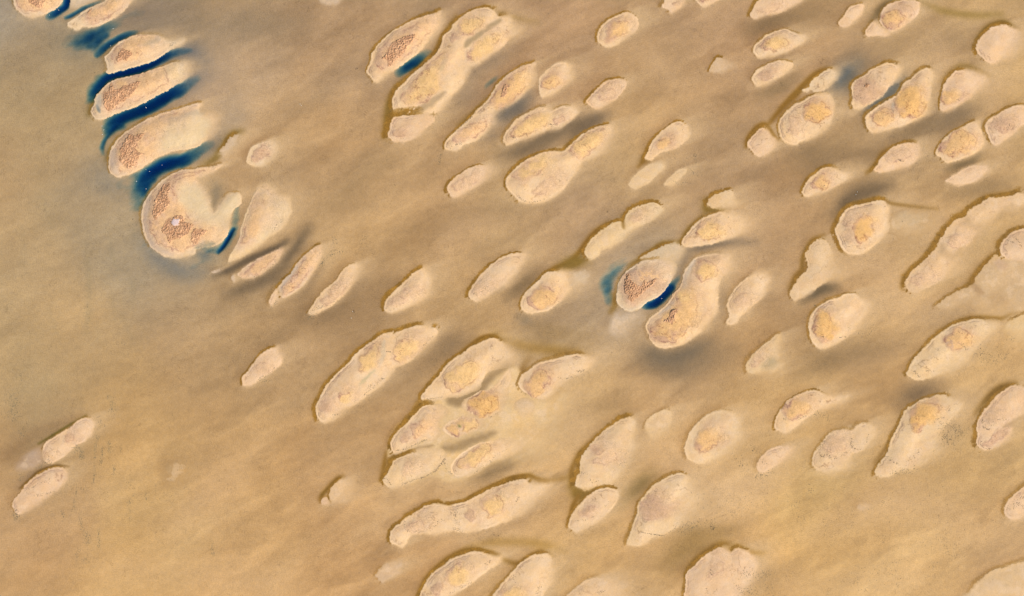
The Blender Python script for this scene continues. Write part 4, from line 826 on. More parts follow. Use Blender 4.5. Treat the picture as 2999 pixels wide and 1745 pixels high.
# --- centre
I('pale chain islet of joined lobes along a curved brown algae line', 'M', '190,1020 185,970 230,890 290,830 350,780 420,740 480,720 515,735 540,660 600,610 700,575 770,565 840,590,8 855,630,6 800,680 720,740 620,790 560,820 500,880 440,930 380,960 320,970 300,1020,10 240,1050,12 200,1040', wet=[('495,690 520,700 530,780 510,780 500,740', (160, 124, 66), 3, .8)], crowns=[('q', '570,700 640,660 670,690 620,740', 9)], fr=.8, fw=6, H=.5, col=(235, 202, 155), edge=1.3, rim=.5)
I('ragged pale shoal with olive algae on two sides, above the orange eye islet', 'M', '1225,570 1250,540 1320,490 1400,460 1460,470,8 1480,540,28 1540,560,46 1500,600,46 1400,622,22 1280,610,6 1240,590', fr=.8, fw=6, H=.35, col=(230, 195, 149), edge=1.8, rim=0)
I('islet with round orange crown and soft cream tail under the ragged shoal', 'M', '1010,900 1030,860 1080,800 1150,730 1230,680 1320,650 1420,650,14 1530,700,38 1560,770,46 1490,850,26 1400,890,10 1280,920 1150,940 1060,955 1020,930', crowns=[('o', '1140,800 1180,740 1280,725 1340,770 1370,830 1310,880 1210,905 1170,860', 5)], fr=.5, fw=4, H=.6, rim=1.2)
I('soft pale shoal feathering away above the heart-scrub islet', 'T', '420,370,8 520,300,8 640,240,8 780,210,12 850,260,25 820,330,30 740,430,60 600,400,38', fr=.7, fw=4, H=.2, col=(218, 190, 152), rim=0, edge=1.4, name='sand_shoal', cat='sand shoal')
I('dim pale shoal below the heart-scrub islet', 'T', '110,1060,16 130,970,14 180,910,12 280,900,40 400,900,50 420,960,60 330,1020,60 280,1110,40 200,1150,22 140,1130,14', **SH, col=(205, 180, 150))
I('islet with heart shaped brown scrub patch touching the small deep blue pool', 'T', '190,720 200,620 240,540 320,460 420,400 520,375 610,370,10 720,400,22 770,460,26 740,560,14 700,650 640,720 560,770 480,810 430,860 350,890 260,880 200,820', crowns=[('p', '230,700 240,560 310,490 430,450 560,460 650,530 670,620 620,690 500,760 380,830 290,820', 9), ('l', '330,520 420,470 540,470 640,540 640,620 560,600 500,580 420,600 350,570', 10)], scrub=['265,680 270,580 305,505 330,570 370,605 425,635 465,578 500,595 582,563 545,630 470,690 420,740 340,800 308,770'], fr=.3, fw=5, H=.9, rim=2, col=(233, 205, 167))
I('large figure-eight islet with two orange crowns below the deep blue pool', 'T', '485,1080 480,1030 520,960 590,900 660,850 720,780 760,700 820,640 850,560 860,500 900,430 960,370 1040,330 1140,315 1250,310,10 1340,330,36 1345,430,36 1280,520,26 1215,590,16 1205,700,10 1200,830,8 1170,930 1100,1020,6 1010,1110 920,1180 830,1230 720,1255 620,1260 560,1220 510,1150', crowns=[('o', '940,500 980,430 1060,390 1150,420 1200,480 1160,550 1080,590 980,580', 7), ('n', '520,1090 560,1020 660,930 760,820 820,680 920,680 970,780 1000,880 980,980 900,1080 830,1160 720,1210 620,1190 550,1150', 8), ('o', '780,720 840,670 930,700 960,790 900,850 800,830', 10)], scrub=['655,995 700,950 720,890 790,858 800,890 760,950 742,1012 690,1000'], wet=[('760,800 840,650 870,520 940,400 970,390 910,520 880,640 800,760 690,870 610,910', (222, 204, 180), 4, .7)], wrack=[('560,1150 640,1195 700,1200', 22, 2)], fr=.1, H=.8, rim=1.7)
I('pointed-foot cream islet with faint pink core beside the figure-eight islet', 'T', '1290,850 1300,780 1340,700 1400,630 1480,560,8 1560,510,16 1640,500,26 1710,560,36 1690,670,26 1630,760,12 1550,840 1490,900 1420,950 1390,1010 1330,1030 1280,1000 1310,940', crowns=[('q', '1350,800 1420,730 1500,730 1530,800 1470,850 1380,840', 8)], wrack=[('1340,730 1400,660', 16, 1.5)], fr=.1, H=.5)
I('triangular dull shoal with grey weed patch, above the flat near the half-moon islet', 'T', '1480,1480 1490,1400 1550,1320 1640,1240 1720,1170 1790,1115 1830,1130,10 1820,1200,18 1800,1280,26 1800,1380,46 1820,1450,56 1700,1490,46 1560,1510,10 1500,1510', wet=[('1640,1420 1700,1360 1780,1380 1760,1440 1680,1460', (176, 158, 118), 8, .7)], crowns=[('q', '1530,1420 1600,1330 1640,1380 1580,1440', 9)], fr=.25, H=.3, col=(230, 195, 147), rim=.4)
I('plain ribbed leaf shaped islet with smooth algae bank, without a crown', 'N', '415,750 425,690 470,610 530,530 600,460 680,390 770,340 860,310 950,305 990,330 960,390 910,470 850,560 780,630 700,680 620,730 520,785 450,780', crowns=[('q', '470,690 540,620 620,630 580,700 500,740', 9)], wet=[('630,725 700,680 770,640 780,655 700,700 640,735', (178, 152, 116), 2, .7)], wrack=[('460,720 540,700 600,640', 16, 4)], fr=.75, fw=4, H=.55, col=(234, 199, 157))
I('islet with swirled orange and pink crown and rough weedy upper end', 'N', '935,860 935,800 970,720 1040,640 1110,580 1180,510 1250,490 1350,490,18 1430,530,36 1430,640,36 1390,730,26 1310,810,9 1230,870 1130,900 1010,915 950,890', crowns=[('n', '1000,810 1020,730 1080,670 1170,645 1250,660 1300,740 1290,800 1220,830 1130,870 1060,860', 6)], fr=.6, fw=4, H=.6, rim=1.3)
I('small feathery pale shoal under the olive algae fan', 'N', '1440,520,20 1480,490,10 1590,480,10 1600,560,30 1520,620,40 1450,600,30', **SH, col=(216, 188, 152), edge=2)
# --- lower middle
I('long finger islet with three orange crowns and a pink knob at its end', 'V', '110,1200 130,1100 190,980 280,830 400,690 500,600 640,450 760,340 900,240 1030,170 1135,148 1155,172 1250,130 1380,85 1540,45 1660,70,7 1750,120,9 1720,220,6 1620,320 1500,430 1350,550 1200,610 1130,680,8 1000,850,8 860,950 740,1060 560,1150 450,1200 380,1290 270,1350 220,1370 150,1310',
  crowns=[('o', '1170,430 1180,320 1260,240 1400,230 1500,280 1490,380 1380,490 1250,560 1180,530', 8), ('o', '690,530 740,480 820,380 930,330 950,450 920,590 840,650 730,680 700,600', 8), ('o', '400,1060 440,1000 560,970 580,1030 500,1110 430,1110', 8), ('p', '160,1160 200,1060 300,1040 370,1080 350,1180 260,1240 190,1230', 8)],
  wet=[('1000,300 1040,270 1050,430 1000,560 960,580 990,450', (224, 204, 170), 3, .8), ('720,830 860,680 900,660 800,790 730,840', (206, 186, 144), 2.5, .8)], wrack=[('840,900 930,830 1030,750', 60, 5), ('770,990 830,930', 26, 3), ('1065,408 1122,412', 22, .5), ('1490,420 1680,200', 20, 2), ('360,1250 400,1260', 12, 3)], fr=.75, fw=6, H=.65, rim=1.7)
I('wide cream shoal that carries the whole cluster of orange-crowned islets', 'D', '265,1100,12 300,950,10 450,780,10 560,665,8 700,600,25 900,540,35 1100,420,35 1290,350,20 1390,420,12 1380,540,10 1470,620,12 1640,640,30 1760,600,50 1700,800,100 1500,1000,120 1380,1100,90 1250,1150,50 1100,1220,25 900,1325,20 760,1340,14 680,1310,14 600,1300,14 400,1360,14 300,1230,14', fr=.5, fw=8, H=.2, col=(228, 192, 140), rim=0, name='sand_shoal', cat='sand shoal',
  wet=[('760,640 900,610 1000,550 1080,460 1190,385 1300,320 1310,350 1200,430 1110,520 1010,620 900,690 800,690', (158, 130, 92), 7, .85), ('720,1040 850,1020 1000,960 1150,925 1160,950 1000,1020 870,1080 750,1085', (166, 137, 97), 7, .8), ('290,1110 400,1090 560,1040 640,1040 560,1075 400,1120 300,1150', (178, 146, 104), 4, .8)])
I('uppermost islet of the cluster, with a smooth orange oval crown', 'D', '540,640 545,600 600,530 690,430 760,340 850,270 950,200 1050,150 1130,115 1200,130,8 1260,190,22 1330,280,36 1250,330,36 1150,380,20 1090,430,9 1050,500 980,560 880,610 760,630 650,640 580,660', crowns=[('o', '730,480 740,420 820,360 900,330 990,320 1040,350 1030,420 970,490 900,550 840,580 780,565', 5)], wrack=[('570,630 640,635 720,620', 30, 1.5)], fr=.8, fw=5, H=.65, rim=1.2)
I('cluster islet at its algae-edged side, orange crown and small pink spot', 'D', '275,1050 280,1000 320,930 400,850 480,770 550,700 640,690,10 740,730,22 680,830,22 700,930,22 640,1000,10 560,990 480,1040 390,1080 320,1105 290,1090', crowns=[('l', '450,880 500,840 590,800 640,830 600,900 530,960 490,970', 7), ('p', '370,970 400,920 440,960 420,1020 380,1010', 6)], wrack=[('300,1080 400,1070 500,1020 590,985', 70, 2.2)], fr=.8, fw=7, H=.6)
I('central islet of the cluster with brown-veined orange crown', 'D', '900,690,12 960,620 1050,570 1150,545 1250,430,9 1300,390,8 1315,470,8 1270,560 1235,660 1210,750 1120,800 1030,810 960,780,9 920,730,12', crowns=[('O', '930,700 960,640 1060,590 1130,560 1200,600 1210,680 1180,750 1110,780 1030,795 990,760', 4)], wrack=[('1120,800 1200,755', 14, 1.5)], fr=0, H=.5)
I('cluster islet with a tiny green weed spot splitting its orange crown', 'D', '730,900,10 760,850,8 850,800 950,790 1040,840 1030,890 950,930 850,970 780,960', crowns=[('n', '755,890 790,860 840,880 860,930 850,960 800,950', 4), ('o', '820,850 880,810 960,800 1030,850 960,900 900,930 890,880', 4)], wet=[('850,855 870,850 878,880 858,885', (120, 132, 76), 2, .9)], fr=0, H=.45)
I('lowest orange-crowned islet of the cluster, lens shaped', 'D', '790,1240 800,1190 850,1130 930,1070 1030,1020 1150,990,8 1290,990,36 1340,1040,46 1260,1110,36 1150,1170,12 1080,1220 980,1280 880,1315 810,1290', crowns=[('o', '840,1200 890,1150 950,1100 1000,1060 1080,1030 1150,1050 1130,1110 1030,1190 960,1230 880,1240', 5)], wrack=[('740,1180 770,1260 800,1290', 40, 3), ('1000,1270 1100,1200 1280,1050', 40, 3)], fr=0, H=.55, rim=1.4)
I('crownless bottom islet of the cluster, its lower bank black with wrack', 'D', '205,1340 240,1290 280,1210 300,1160,6 420,1110,9 560,1080,16 720,1080,16 740,1140,9 700,1200 640,1260 560,1300 470,1340 400,1370 350,1390 300,1405 240,1385', crowns=[('q', '390,1220 430,1180 480,1210 450,1260 400,1300', 9)], wrack=[('400,1365 480,1330 560,1310 640,1270 700,1210 740,1150', 170, 2.4), ('230,1310 280,1370', 24, 4), ('360,1330 390,1380', 16, 3)], fr=.8, fw=7, H=.55, col=(234, 199, 153))
I('outlying islet of the cluster with banded orange crown and wrack-dark tip', 'D', '1370,500 1400,430 1470,380 1540,330 1650,300 1750,275 1880,255 1960,270 2010,300,6 2000,350,6 1940,400 1860,440 1760,490 1690,550 1620,620 1540,640 1460,610 1390,560', crowns=[('n', '1440,500 1480,430 1550,390 1610,400 1630,470 1590,560 1540,620 1490,630 1450,570', 5)], wrack=[('1880,400 1930,395', 44, 3), ('1690,450 1780,465 1860,440', 26, 2)], fr=.4, H=.55, rim=1.6)
I('faint pale disc of sand below the banded outlying islet', 'D', '1340,700,14 1380,650,12 1450,640,12 1510,700,12 1480,760,18 1400,770,20', **SH, col=(229, 194, 150))
I('long islet with thick olive algae bank, pink knob, and orange crown at one end', 'E', '325,850 330,800 370,730 440,680 520,610 620,550 720,500 830,470 900,480,8 960,492,8 1050,475 1150,450 1220,410 1340,350 1500,280 1620,235 1740,205 1800,210 1830,240,10 2000,240,36 2050,290,55 1900,450,46 1780,560,26 1650,630,16 1500,700,10 1350,750,8 1150,790,8 1000,770,10 800,800,16 600,810,12 540,850,9 510,910,8 460,945 390,920 340,890',
  crowns=[('o', '1310,450 1360,410 1470,385 1560,430 1550,510 1480,590 1400,610 1360,550 1310,520', 7), ('p', '1140,600 1190,540 1240,560 1260,620 1220,660 1170,640', 7), ('q', '520,720 600,650 700,640 700,720 600,770', 10)], wrack=[('1060,510 1040,600 1060,700', 60, 4), ('490,660 500,730 560,780', 24, 2), ('600,770 700,770 830,700 900,640', 60, 3.5), ('1020,730 1100,765', 30, 4), ('1700,450 1720,400', 26, 3)], fr=.9, fw=6, H=.6, rim=1.4, edge=1.2)
I('bottom edge islet with large orange crown inside a curved olive algae bank', 'E', '640,1560 680,1400 730,1300 800,1210 920,1120 1050,1040 1200,990 1300,990 1450,1030,18 1540,1050,26 1480,1130,16 1400,1190,8 1300,1260 1230,1320 1130,1390 1010,1450 900,1540 800,1640', crowns=[('o', '920,1300 930,1240 960,1180 1040,1130 1150,1120 1190,1190 1150,1280 1080,1340 1000,1350', 6), ('p', '780,1400 830,1300 900,1310 900,1380 840,1450', 8)], wrack=[('1370,1130 1420,1080', 20, 3), ('960,1440 1100,1380 1220,1310', 24, 2)], fr=.9, fw=6, H=.6, rim=1.4)
I('bottom edge islet with orange crown, wedged beside the olive-banked one', 'E', '1400,1560 1430,1470 1500,1370 1580,1280 1700,1140 1800,1060 1900,1015 2000,1010 2060,1040,12 2080,1150,26 2050,1300,26 1990,1420,12 1930,1560', crowns=[('o', '1450,1560 1490,1460 1560,1400 1680,1380 1760,1420 1770,1540', 7)], wrack=[('1920,1460 1940,1360', 34, 4), ('1640,1290 1680,1240', 20, 5)], fr=.5, H=.5)
I('small ragged pale shoal in the bottom flat, below the long olive-banked islet', 'E', '180,1250 210,1190 280,1140,12 400,1110,16 470,1120,22 430,1190,22 380,1250,16 310,1290,12 250,1330 220,1300', fr=.2, H=.2, col=(217, 183, 144), rim=0, edge=1.6, name='sand_shoal', cat='sand shoal')
I('tiny isolated shoal with a crescent of dark olive algae', 'X', '1000,900 1020,780 1080,600 1200,440 1350,320 1500,240,60 1700,300,220 1700,600,260 1500,900,260 1250,1060,120 1080,1060,40', fr=.5, fw=3, H=.25, col=(231, 193, 147), rim=0, name='sand_shoal', cat='sand shoal')
I('tiny sand knob at the foot of the shoal with the olive crescent', 'X', '720,1050 790,950 880,890 960,930 980,1020,40 980,1150,60 880,1200,40 780,1160', fr=.3, fw=3, H=.2, col=(227, 189, 149), rim=0)
I('broad pale islet with feathered far side and a long brown algae bank', 'F', '245,790 265,710 290,660 285,580 310,520 370,450 440,370 520,300 610,240 700,208 745,220 760,290,18 740,400,22 730,500,26 690,600,32 640,660,28 600,730,24 540,800,12 440,800,6 370,830 290,820', crowns=[('p', '380,490 440,450 490,490 440,540', 9), ('q', '400,600 480,560 560,500 600,560 500,620', 12)], wrack=[('290,680 360,695', 16, 3), ('380,745 390,770 430,760 470,745', 18, 1)], fr=.8, fw=7, H=.5, edge=1.4, col=(234, 199, 153), rim=.8)
I('plain cream islet with faint banks between the pale and orange-smudged islets', 'F', '840,270,8 890,210,6 960,160,6 1020,140,8 1080,170,12 1070,260,22 1030,320,26 960,350,26 890,385,16 850,330,9', fr=.15, H=.35, col=(233, 198, 151), rim=.4)
I('domed islet with a smudged orange crown inside double bank rings', 'F', '1180,500 1190,430 1230,340 1290,260 1370,190 1460,155 1550,150 1620,180,12 1660,260,26 1640,380,32 1560,480,26 1460,550,16 1350,610,9 1270,600,6 1210,560', crowns=[('n', '1290,420 1320,330 1390,310 1440,340 1500,380 1460,440 1390,500 1330,510 1300,480', 7)], fr=.15, H=.55, rim=1.7, col=(234, 199, 153))
I('spindle shaped islet with pink crown and olive algae in the gap above', 'F', '190,1150 195,1090 230,1020 290,950 360,880 440,830 520,812 600,830,9 625,890,9 580,980,7 500,1060 420,1120 340,1160 260,1195', crowns=[('p', '280,1020 330,970 400,960 400,1020 370,1075 290,1060', 7)], wrack=[('240,1100 330,1090 400,1060', 20, 2), ('510,970 540,930', 12, 3)], fr=.7, fw=5, H=.5, rim=1.2)
I('large soft islet with purple-brown crown and a black wrack line at its foot', 'F', '690,1290 720,1200 740,1130 770,1050 780,960 830,890 900,810 980,750 1080,700 1160,690 1220,720,18 1250,800,55 1300,900,110 1280,1000,110 1200,1080,50 1140,1140,12 1080,1180 1000,1225 900,1250,6 860,1290,12 790,1320,8 730,1310', crowns=[('p', '800,1010 850,920 930,870 1000,900 1050,960 1080,1000 1000,1060 900,1110 830,1070', 9), ('p', '880,960 900,900 950,880 970,940 920,980', 8)], wrack=[('820,1195 920,1215 1010,1225', 60, 1), ('1010,1225 1080,1180 1120,1140', 20, 1.5)], fr=.5, fw=5, H=.55, rim=1.1, col=(234, 199, 153))
I('notched pale islet rising from the bottom edge with thin crack lines', 'S', '1500,960 1465,720 1480,640 1530,580 1600,510 1680,440 1770,390 1840,370 1900,385 1945,410 2000,375 2070,385,8 2160,430,16 2220,550,30 2170,680,36 2110,790,34 2050,870,24 1980,960', crowns=[('q', '1680,690 1740,560 1830,520 1860,600 1790,660 1720,720', 12)], wrack=[('1730,600 1725,630 1740,650', 14, .8), ('1690,800 1700,860 1760,840 1800,800', 26, 2)], fr=.6, fw=6, H=.5, col=PINK, edge=1.3)
I('soft cream mound cut by the bottom edge beside the notched islet', 'S', '190,960 200,900 280,810 380,740 480,690 580,680,10 720,700,40 800,760,80 800,850,80 760,960,80', fr=.1, H=.4, col=(231, 195, 151), rim=.4, wrack=[('540,850 610,825', 20, 3)])
# --- lower left
I('upper of the two pale islets alone in the lower flat, green algae seam', 'R', '355,520 360,480 390,420 450,385 490,360 540,330 600,290 660,240 730,210 790,230,9 810,290,16 780,370,12 720,420,8 650,460,8 570,530,9 520,570,8 450,600,6 380,590', crowns=[('p', '560,400 580,350 620,360 630,420 590,430', 7)], wrack=[('370,500 440,540 500,480', 14, 4)], fr=.4, fw=2.5, H=.5, col=PINK, edge=1.2)
I('dim pinkish shoal between the two islets alone in the lower flat', 'R', '150,640,20 200,560,15 280,500,12 350,480,10 380,590,15 330,620,15 230,660,20', **SH, col=(190, 160, 130))
I('lower of the two pale islets alone in the lower flat, black-specked', 'R', '105,970 115,920 180,850 210,800 270,740 350,690 430,650 500,635 570,660,12 580,720,16 540,780,12 460,850,9 380,910,12 290,970,16 200,1030,12 150,1040', wrack=[('230,830 330,790 420,740', 40, 7), ('320,880 400,860 460,840', 40, 4), ('140,1000 160,1070', 40, 4)], fr=.5, fw=2.5, H=.5, col=(231, 193, 153), edge=1.3)
I('faint sand wash low in the empty flat', 'R', '1400,740,20 1420,640,25 1520,580,30 1620,620,40 1580,720,40 1480,780,30', **SH, col=(192, 156, 108))
# ------------------------------------------------------------------ the bed, the water in the channels
def axis(a0, a1, step):
    core = np.arange(a0, a1 + 1e-6, step); grow = []; d = step; s = 0
    while s < 26000:
        d *= 1.8; s += d; grow.append(s)
    g = np.array(grow)
    return np.concatenate([a0 - g[::-1], core, core[-1] + g])
ax = axis(-250, 3250, 3.0); ay = axis(-190, 1940, 3.0)
AX, AY = np.meshgrid(ax, ay)
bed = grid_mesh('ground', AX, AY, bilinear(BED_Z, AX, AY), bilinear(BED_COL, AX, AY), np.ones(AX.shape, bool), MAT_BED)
bed['kind'] = 'structure'

wm = bpy.data.materials.new('channel_water'); wm.use_nodes = True
N, L = wm.node_tree.nodes, wm.node_tree.links
N.remove(N['Principled BSDF'])
tr = N.new('ShaderNodeBsdfTransparent'); gl = N.new('ShaderNodeBsdfGlossy'); gl.inputs['Roughness'].default_value = .12
fre = N.new('ShaderNodeFresnel'); fre.inputs['IOR'].default_value = 1.33
mix = N.new('ShaderNodeMixShader')
nz = N.new('ShaderNodeTexNoise'); nz.inputs['Scale'].default_value = .6; nz.inputs['Detail'].default_value = 3
geo = N.new('ShaderNodeNewGeometry'); L.new(geo.outputs['Position'], nz.inputs['Vector'])
bp = N.new('ShaderNodeBump'); bp.inputs['Strength'].default_value = .15; bp.inputs['Distance'].default_value = .1
L.new(nz.outputs['Fac'], bp.inputs['Height']); L.new(bp.outputs[0], gl.inputs['Normal']); L.new(bp.outputs[0], fre.inputs['Normal'])
inv = N.new('ShaderNodeMath'); inv.operation = 'SUBTRACT'; inv.inputs[0].default_value = 1; L.new(geo.outputs['Backfacing'], inv.inputs[1])
mul = N.new('ShaderNodeMath'); mul.operation = 'MULTIPLY'; L.new(fre.outputs[0], mul.inputs[0]); L.new(inv.outputs[0], mul.inputs[1])
L.new(mul.outputs[0], mix.inputs[0]); L.new(tr.outputs[0], mix.inputs[1]); L.new(gl.outputs[0], mix.inputs[2])
L.new(mix.outputs[0], N['Material Output'].inputs['Surface'])
va = N.new('ShaderNodeVolumeAbsorption'); va.inputs['Density'].default_value = 2.3; va.inputs['Color'].default_value = (0, .585, .91, 1)
L.new(va.outputs[0], N['Material Output'].inputs['Volume'])
bm = bmesh.new()
R = 5000
v = [bm.verts.new((sx * R, sy * R, z)) for z in (-40, 0) for sx, sy in ((-1, -1), (1, -1), (1, 1), (-1, 1))]
for f in ((3, 2, 1, 0), (4, 5, 6, 7), (0, 1, 5, 4), (1, 2, 6, 5), (2, 3, 7, 6), (3, 0, 4, 7)):
    bm.faces.new([v[k] for k in f])
me = bpy.data.meshes.new('water'); bm.to_mesh(me); bm.free(); me.materials.append(wm)
water = bpy.data.objects.new('water', me); COLL.objects.link(water); water['kind'] = 'structure'

# ------------------------------------------------------------------ seagrass tufts on the flats (nobody could count them)
bm = bmesh.new(); r = random.Random(5)
def tufts(tile, pts, n, spread, ang=1.45, big=1.0):
    p = spline(pts_s(tile, pts), 6, False)
    if tile in 'UO': n = int(n * .5)
    for k in range(n):
        q = r.random() * (len(p) - 1.001); i = int(q); f = q - i
        x = p[i, 0] * (1 - f) + p[i + 1, 0] * f + r.gauss(0, spread); y = p[i, 1] * (1 - f) + p[i + 1, 1] * f + r.gauss(0, spread)
        wx, wy = world_xy(x, y); z = float(bilinear(Z, np.array([x]), np.array([y]))[0])
        l = r.uniform(.2, .6) * big; w = r.uniform(.07, .15) * big; a = ang + r.gauss(0, .25)
        ca, sa = math.cos(a), math.sin(a); h = r.uniform(.04, .12)
        vs = []
        for m in range(6):
            t = m / 6 * 2 * math.pi; lx, ly = l * math.cos(t) * r.uniform(.7, 1.1), w * math.sin(t) * r.uniform(.7, 1.2)
            vs.append(bm.verts.new((wx + lx * ca - ly * sa, wy + lx * sa + ly * ca, z - .01)))
        tv = bm.verts.new((wx, wy, z + h))
        for m in range(6): bm.faces.new((vs[m], vs[(m + 1) % 6], tv))
for t in [
 ('R', '100,0 110,120 130,240', 90, 8), ('R', '60,60 80,200', 40, 8), ('R', '150,20 140,160', 30, 6), ('R', '190,300 180,380', 24, 5), ('R', '940,20 970,100 960,180', 46, 6),
 ('R', '830,190 860,260 890,300', 22, 4), ('R', '840,380 820,470 815,560', 40, 2.5), ('R', '880,460 870,600', 34, 2.5), ('R', '935,420 940,500', 34, 3), ('R', '1035,460 1040,500', 10, 2),
 ('R', '810,600 815,690 800,770', 30, 2.5), ('R', '975,630 980,700', 22, 3), ('R', '660,840 640,930 630,1030', 30, 2.5), ('R', '695,1040 690,1110 720,1200', 40, 4), ('R', '740,1200 750,1290', 44, 5),
 ('R', '850,1180 850,1330', 34, 3), ('R', '680,1340 660,1420', 24, 5), ('R', '530,1020 545,1090', 20, 3), ('R', '600,800 740,820', 20, 5), ('R', '1250,860 1250,920', 14, 3), ('R', '1110,920 1110,1100', 26, 4),
 ('R', '620,490 680,480 700,560', 60, 5), ('R', '690,540 720,560', 24, 4), ('R', '180,700 170,780', 20, 4), ('R', '330,640 380,600 450,590', 34, 5), ('R', '120,1040 150,1080', 46, 5),
 ('R', '1820,1280 1830,1390', 16, 3), ('R', '720,1440 770,1430', 24, 5), ('R', '300,1000 500,1150', 16, 20), ('R', '1000,780 1500,900', 34, 30), ('R', '1580,560 1600,860', 14, 14),
 ('O', '200,380 260,520 210,620', 120, 30), ('O', '80,560 100,640 60,700', 90, 22), ('O', '330,560 340,640', 30, 8), ('O', '200,640 215,760 210,820', 60, 6), ('O', '300,830 310,880', 20, 8), ('O', '30,880 60,960', 44, 12),
 ('O', '100,940 130,1020', 24, 10), ('C', '1120,370 1140,330', 30, 3, 1.2), ('C', '1160,300 1240,260 1310,240', 40, 5, 1.3), ('C', '1230,130 1235,200', 18, 4), ('C', '1480,90 1500,200', 20, 6), ('C', '1000,830 1050,800', 34, 5, .5),
 ('C', '680,740 740,680', 20, 3, .7), ('C', '580,1350 650,1360', 26, 4, .6), ('G', '1430,380 1530,400 1600,420', 130, 11), ('G', '1450,440 1500,510', 110, 9), ('G', '480,290 590,310', 50, 6), ('G', '40,760 150,730', 50, 5, .8),
 ('G', '1050,740 1240,700', 60, 6, .9), ('S', '1400,180 1500,160 1600,130 1800,150', 110, 9), ('S', '1720,100 1760,180', 30, 4), ('S', '2060,640 2250,660 2400,640', 110, 9), ('S', '2000,800 2200,860', 90, 10), ('S', '2300,800 2400,880', 40, 10),
 ('H', '1680,510 1720,590 1880,560', 110, 10), ('H', '1930,400 1960,440', 16, 6), ('H', '660,430 760,300', 24, 10), ('M', '1130,150 1140,230', 20, 3), ('M', '1100,290 1180,320', 24, 6), ('M', '940,400 1080,390', 20, 5),
 ('P', '300,980 290,1060', 26, 4, 1.0), ('J', '250,1430 260,1460', 10, 3), ('U', '1640,800 1680,860', 30, 5), ('U', '1690,900 1720,980', 24, 5), ('U', '1030,860 1060,780', 26, 5), ('U', '700,560 690,680', 20, 5),
 ('U', '250,230 270,340', 40, 6), ('U', '1000,250 1050,300', 8, 1.5, 2.2), ('U', '1040,420 1010,490', 14, 2.5, 2.2), ('U', '1170,1280 1190,1340', 12, 1.5, 2.1), ('U', '830,1340 840,1390', 16, 3), ('U', '80,400 160,600', 60, 12),
 ('U', '900,1100 1100,1200 1300,1000', 90, 18), ('U', '700,1250 780,1260', 40, 8), ('U', '400,700 1200,600 2000,700', 170, 55), ('U', '400,300 1300,350 2100,400', 150, 55), ('U', '300,1200 1300,1100 2000,900', 150, 50),
 ('F', '1750,470 1820,520', 26, 6), ('F', '1640,560 1720,640', 26, 8), ('F', '1300,900 1500,1000 1900,900', 90, 22), ('F', '620,640 760,560', 16, 8), ('A', '1830,490 1860,460', 16, 3, .7), ('N', '1960,440 2030,520', 14, 5, 1.0),
 ('O', '350,300 450,420 330,500', 50, 40), ('O', '1100,100 1600,200 1700,400', 60, 60), ('O', '1200,400 1500,520 1900,560', 70, 60), ('O', '2000,300 2300,600', 50, 50), ('O', '500,1000 800,1250 900,1400', 60, 60)]:
    tufts(*t)
me = bpy.data.meshes.new('seagrass'); bm.to_mesh(me); bm.free(); me.materials.append(MAT_GRASS)
sg = bpy.data.objects.new('seagrass', me); COLL.objects.link(sg)
sg['kind'] = 'stuff'; sg['label'] = 'dark dashes of seagrass strewn over the tidal flat'; sg['category'] = 'seagrass'

# ------------------------------------------------------------------ seabirds standing in the shallows
def bird_mesh(name, mat):
    """body, neck, head and bill as one lofted surface, folded wings, tail and two legs"""
    bm = bmesh.new()
    rings = [(-.46, 0, .30, .02, .012), (-.36, 0, .31, .075, .03), (-.2, 0, .33, .135, .09), (-.02, 0, .34, .165, .13), (.16, 0, .35, .15, .125), (.27, 0, .39, .095, .09),
             (.31, 0, .47, .055, .06), (.32, 0, .56, .045, .05), (.35, 0, .63, .055, .06), (.41, 0, .65, .05, .052), (.46, 0, .64, .024, .026), (.58, 0, .62, .012, .01)]
    prev = None
    for x, y, z, ry, rz in rings:
        up = 6 <= rings.index((x, y, z, ry, rz)) <= 7
        ring = []
        for k in range(10):
            t = k / 10 * 2 * math.pi
            if up: ring.append(bm.verts.new((x + rz * math.sin(t), y + ry * math.cos(t), z)))
            else: ring.append(bm.verts.new((x, y + ry * math.cos(t), z + rz * math.sin(t))))
        if prev:
            for k in range(10): bm.faces.new((prev[k], prev[(k + 1) % 10], ring[(k + 1) % 10], ring[k]))
        else: bm.faces.new(ring[::-1])
        prev = ring
    bm.faces.new(prev)
    for s in (-1, 1):
        w = [bm.verts.new(c) for c in ((.18, s * .13, .42), (.0, s * .19, .41), (-.3, s * .12, .37), (-.5, s * .05, .33), (-.28, s * .05, .41), (.0, s * .08, .47))]
        lo = [bm.verts.new((c.co.x, c.co.y * 1.04, c.co.z - .03)) for c in w]
        bm.faces.new(w); bm.faces.new(lo[::-1])
        for k in range(6): bm.faces.new((w[k], lo[k], lo[(k + 1) % 6], w[(k + 1) % 6]))
        for (xa, za), (xb, zb) in (((.0, .24), (-.02, .12)), ((-.02, .12), (.03, -.05))):
            a = [bm.verts.new((xa + .012 * math.cos(t), s * .06 + .012 * math.sin(t), za)) for t in (0, 2.1, 4.2)]
            b = [bm.verts.new((xb + .012 * math.cos(t), s * .06 + .012 * math.sin(t), zb)) for t in (0, 2.1, 4.2)]
            for k in range(3): bm.faces.new((a[k], a[(k + 1) % 3], b[(k + 1) % 3], b[k]))
    bmesh.ops.recalc_face_normals(bm, faces=bm.faces)
    me = bpy.data.meshes.new(name); bm.to_mesh(me); bm.free(); me.shade_smooth(); me.materials.append(mat)
    return me
wb, db = bird_mesh('white_seabird', MAT_WHITE), bird_mesh('dark_seabird', MAT_DARKB)
GB = 'seabirds resting over the flat and channels'
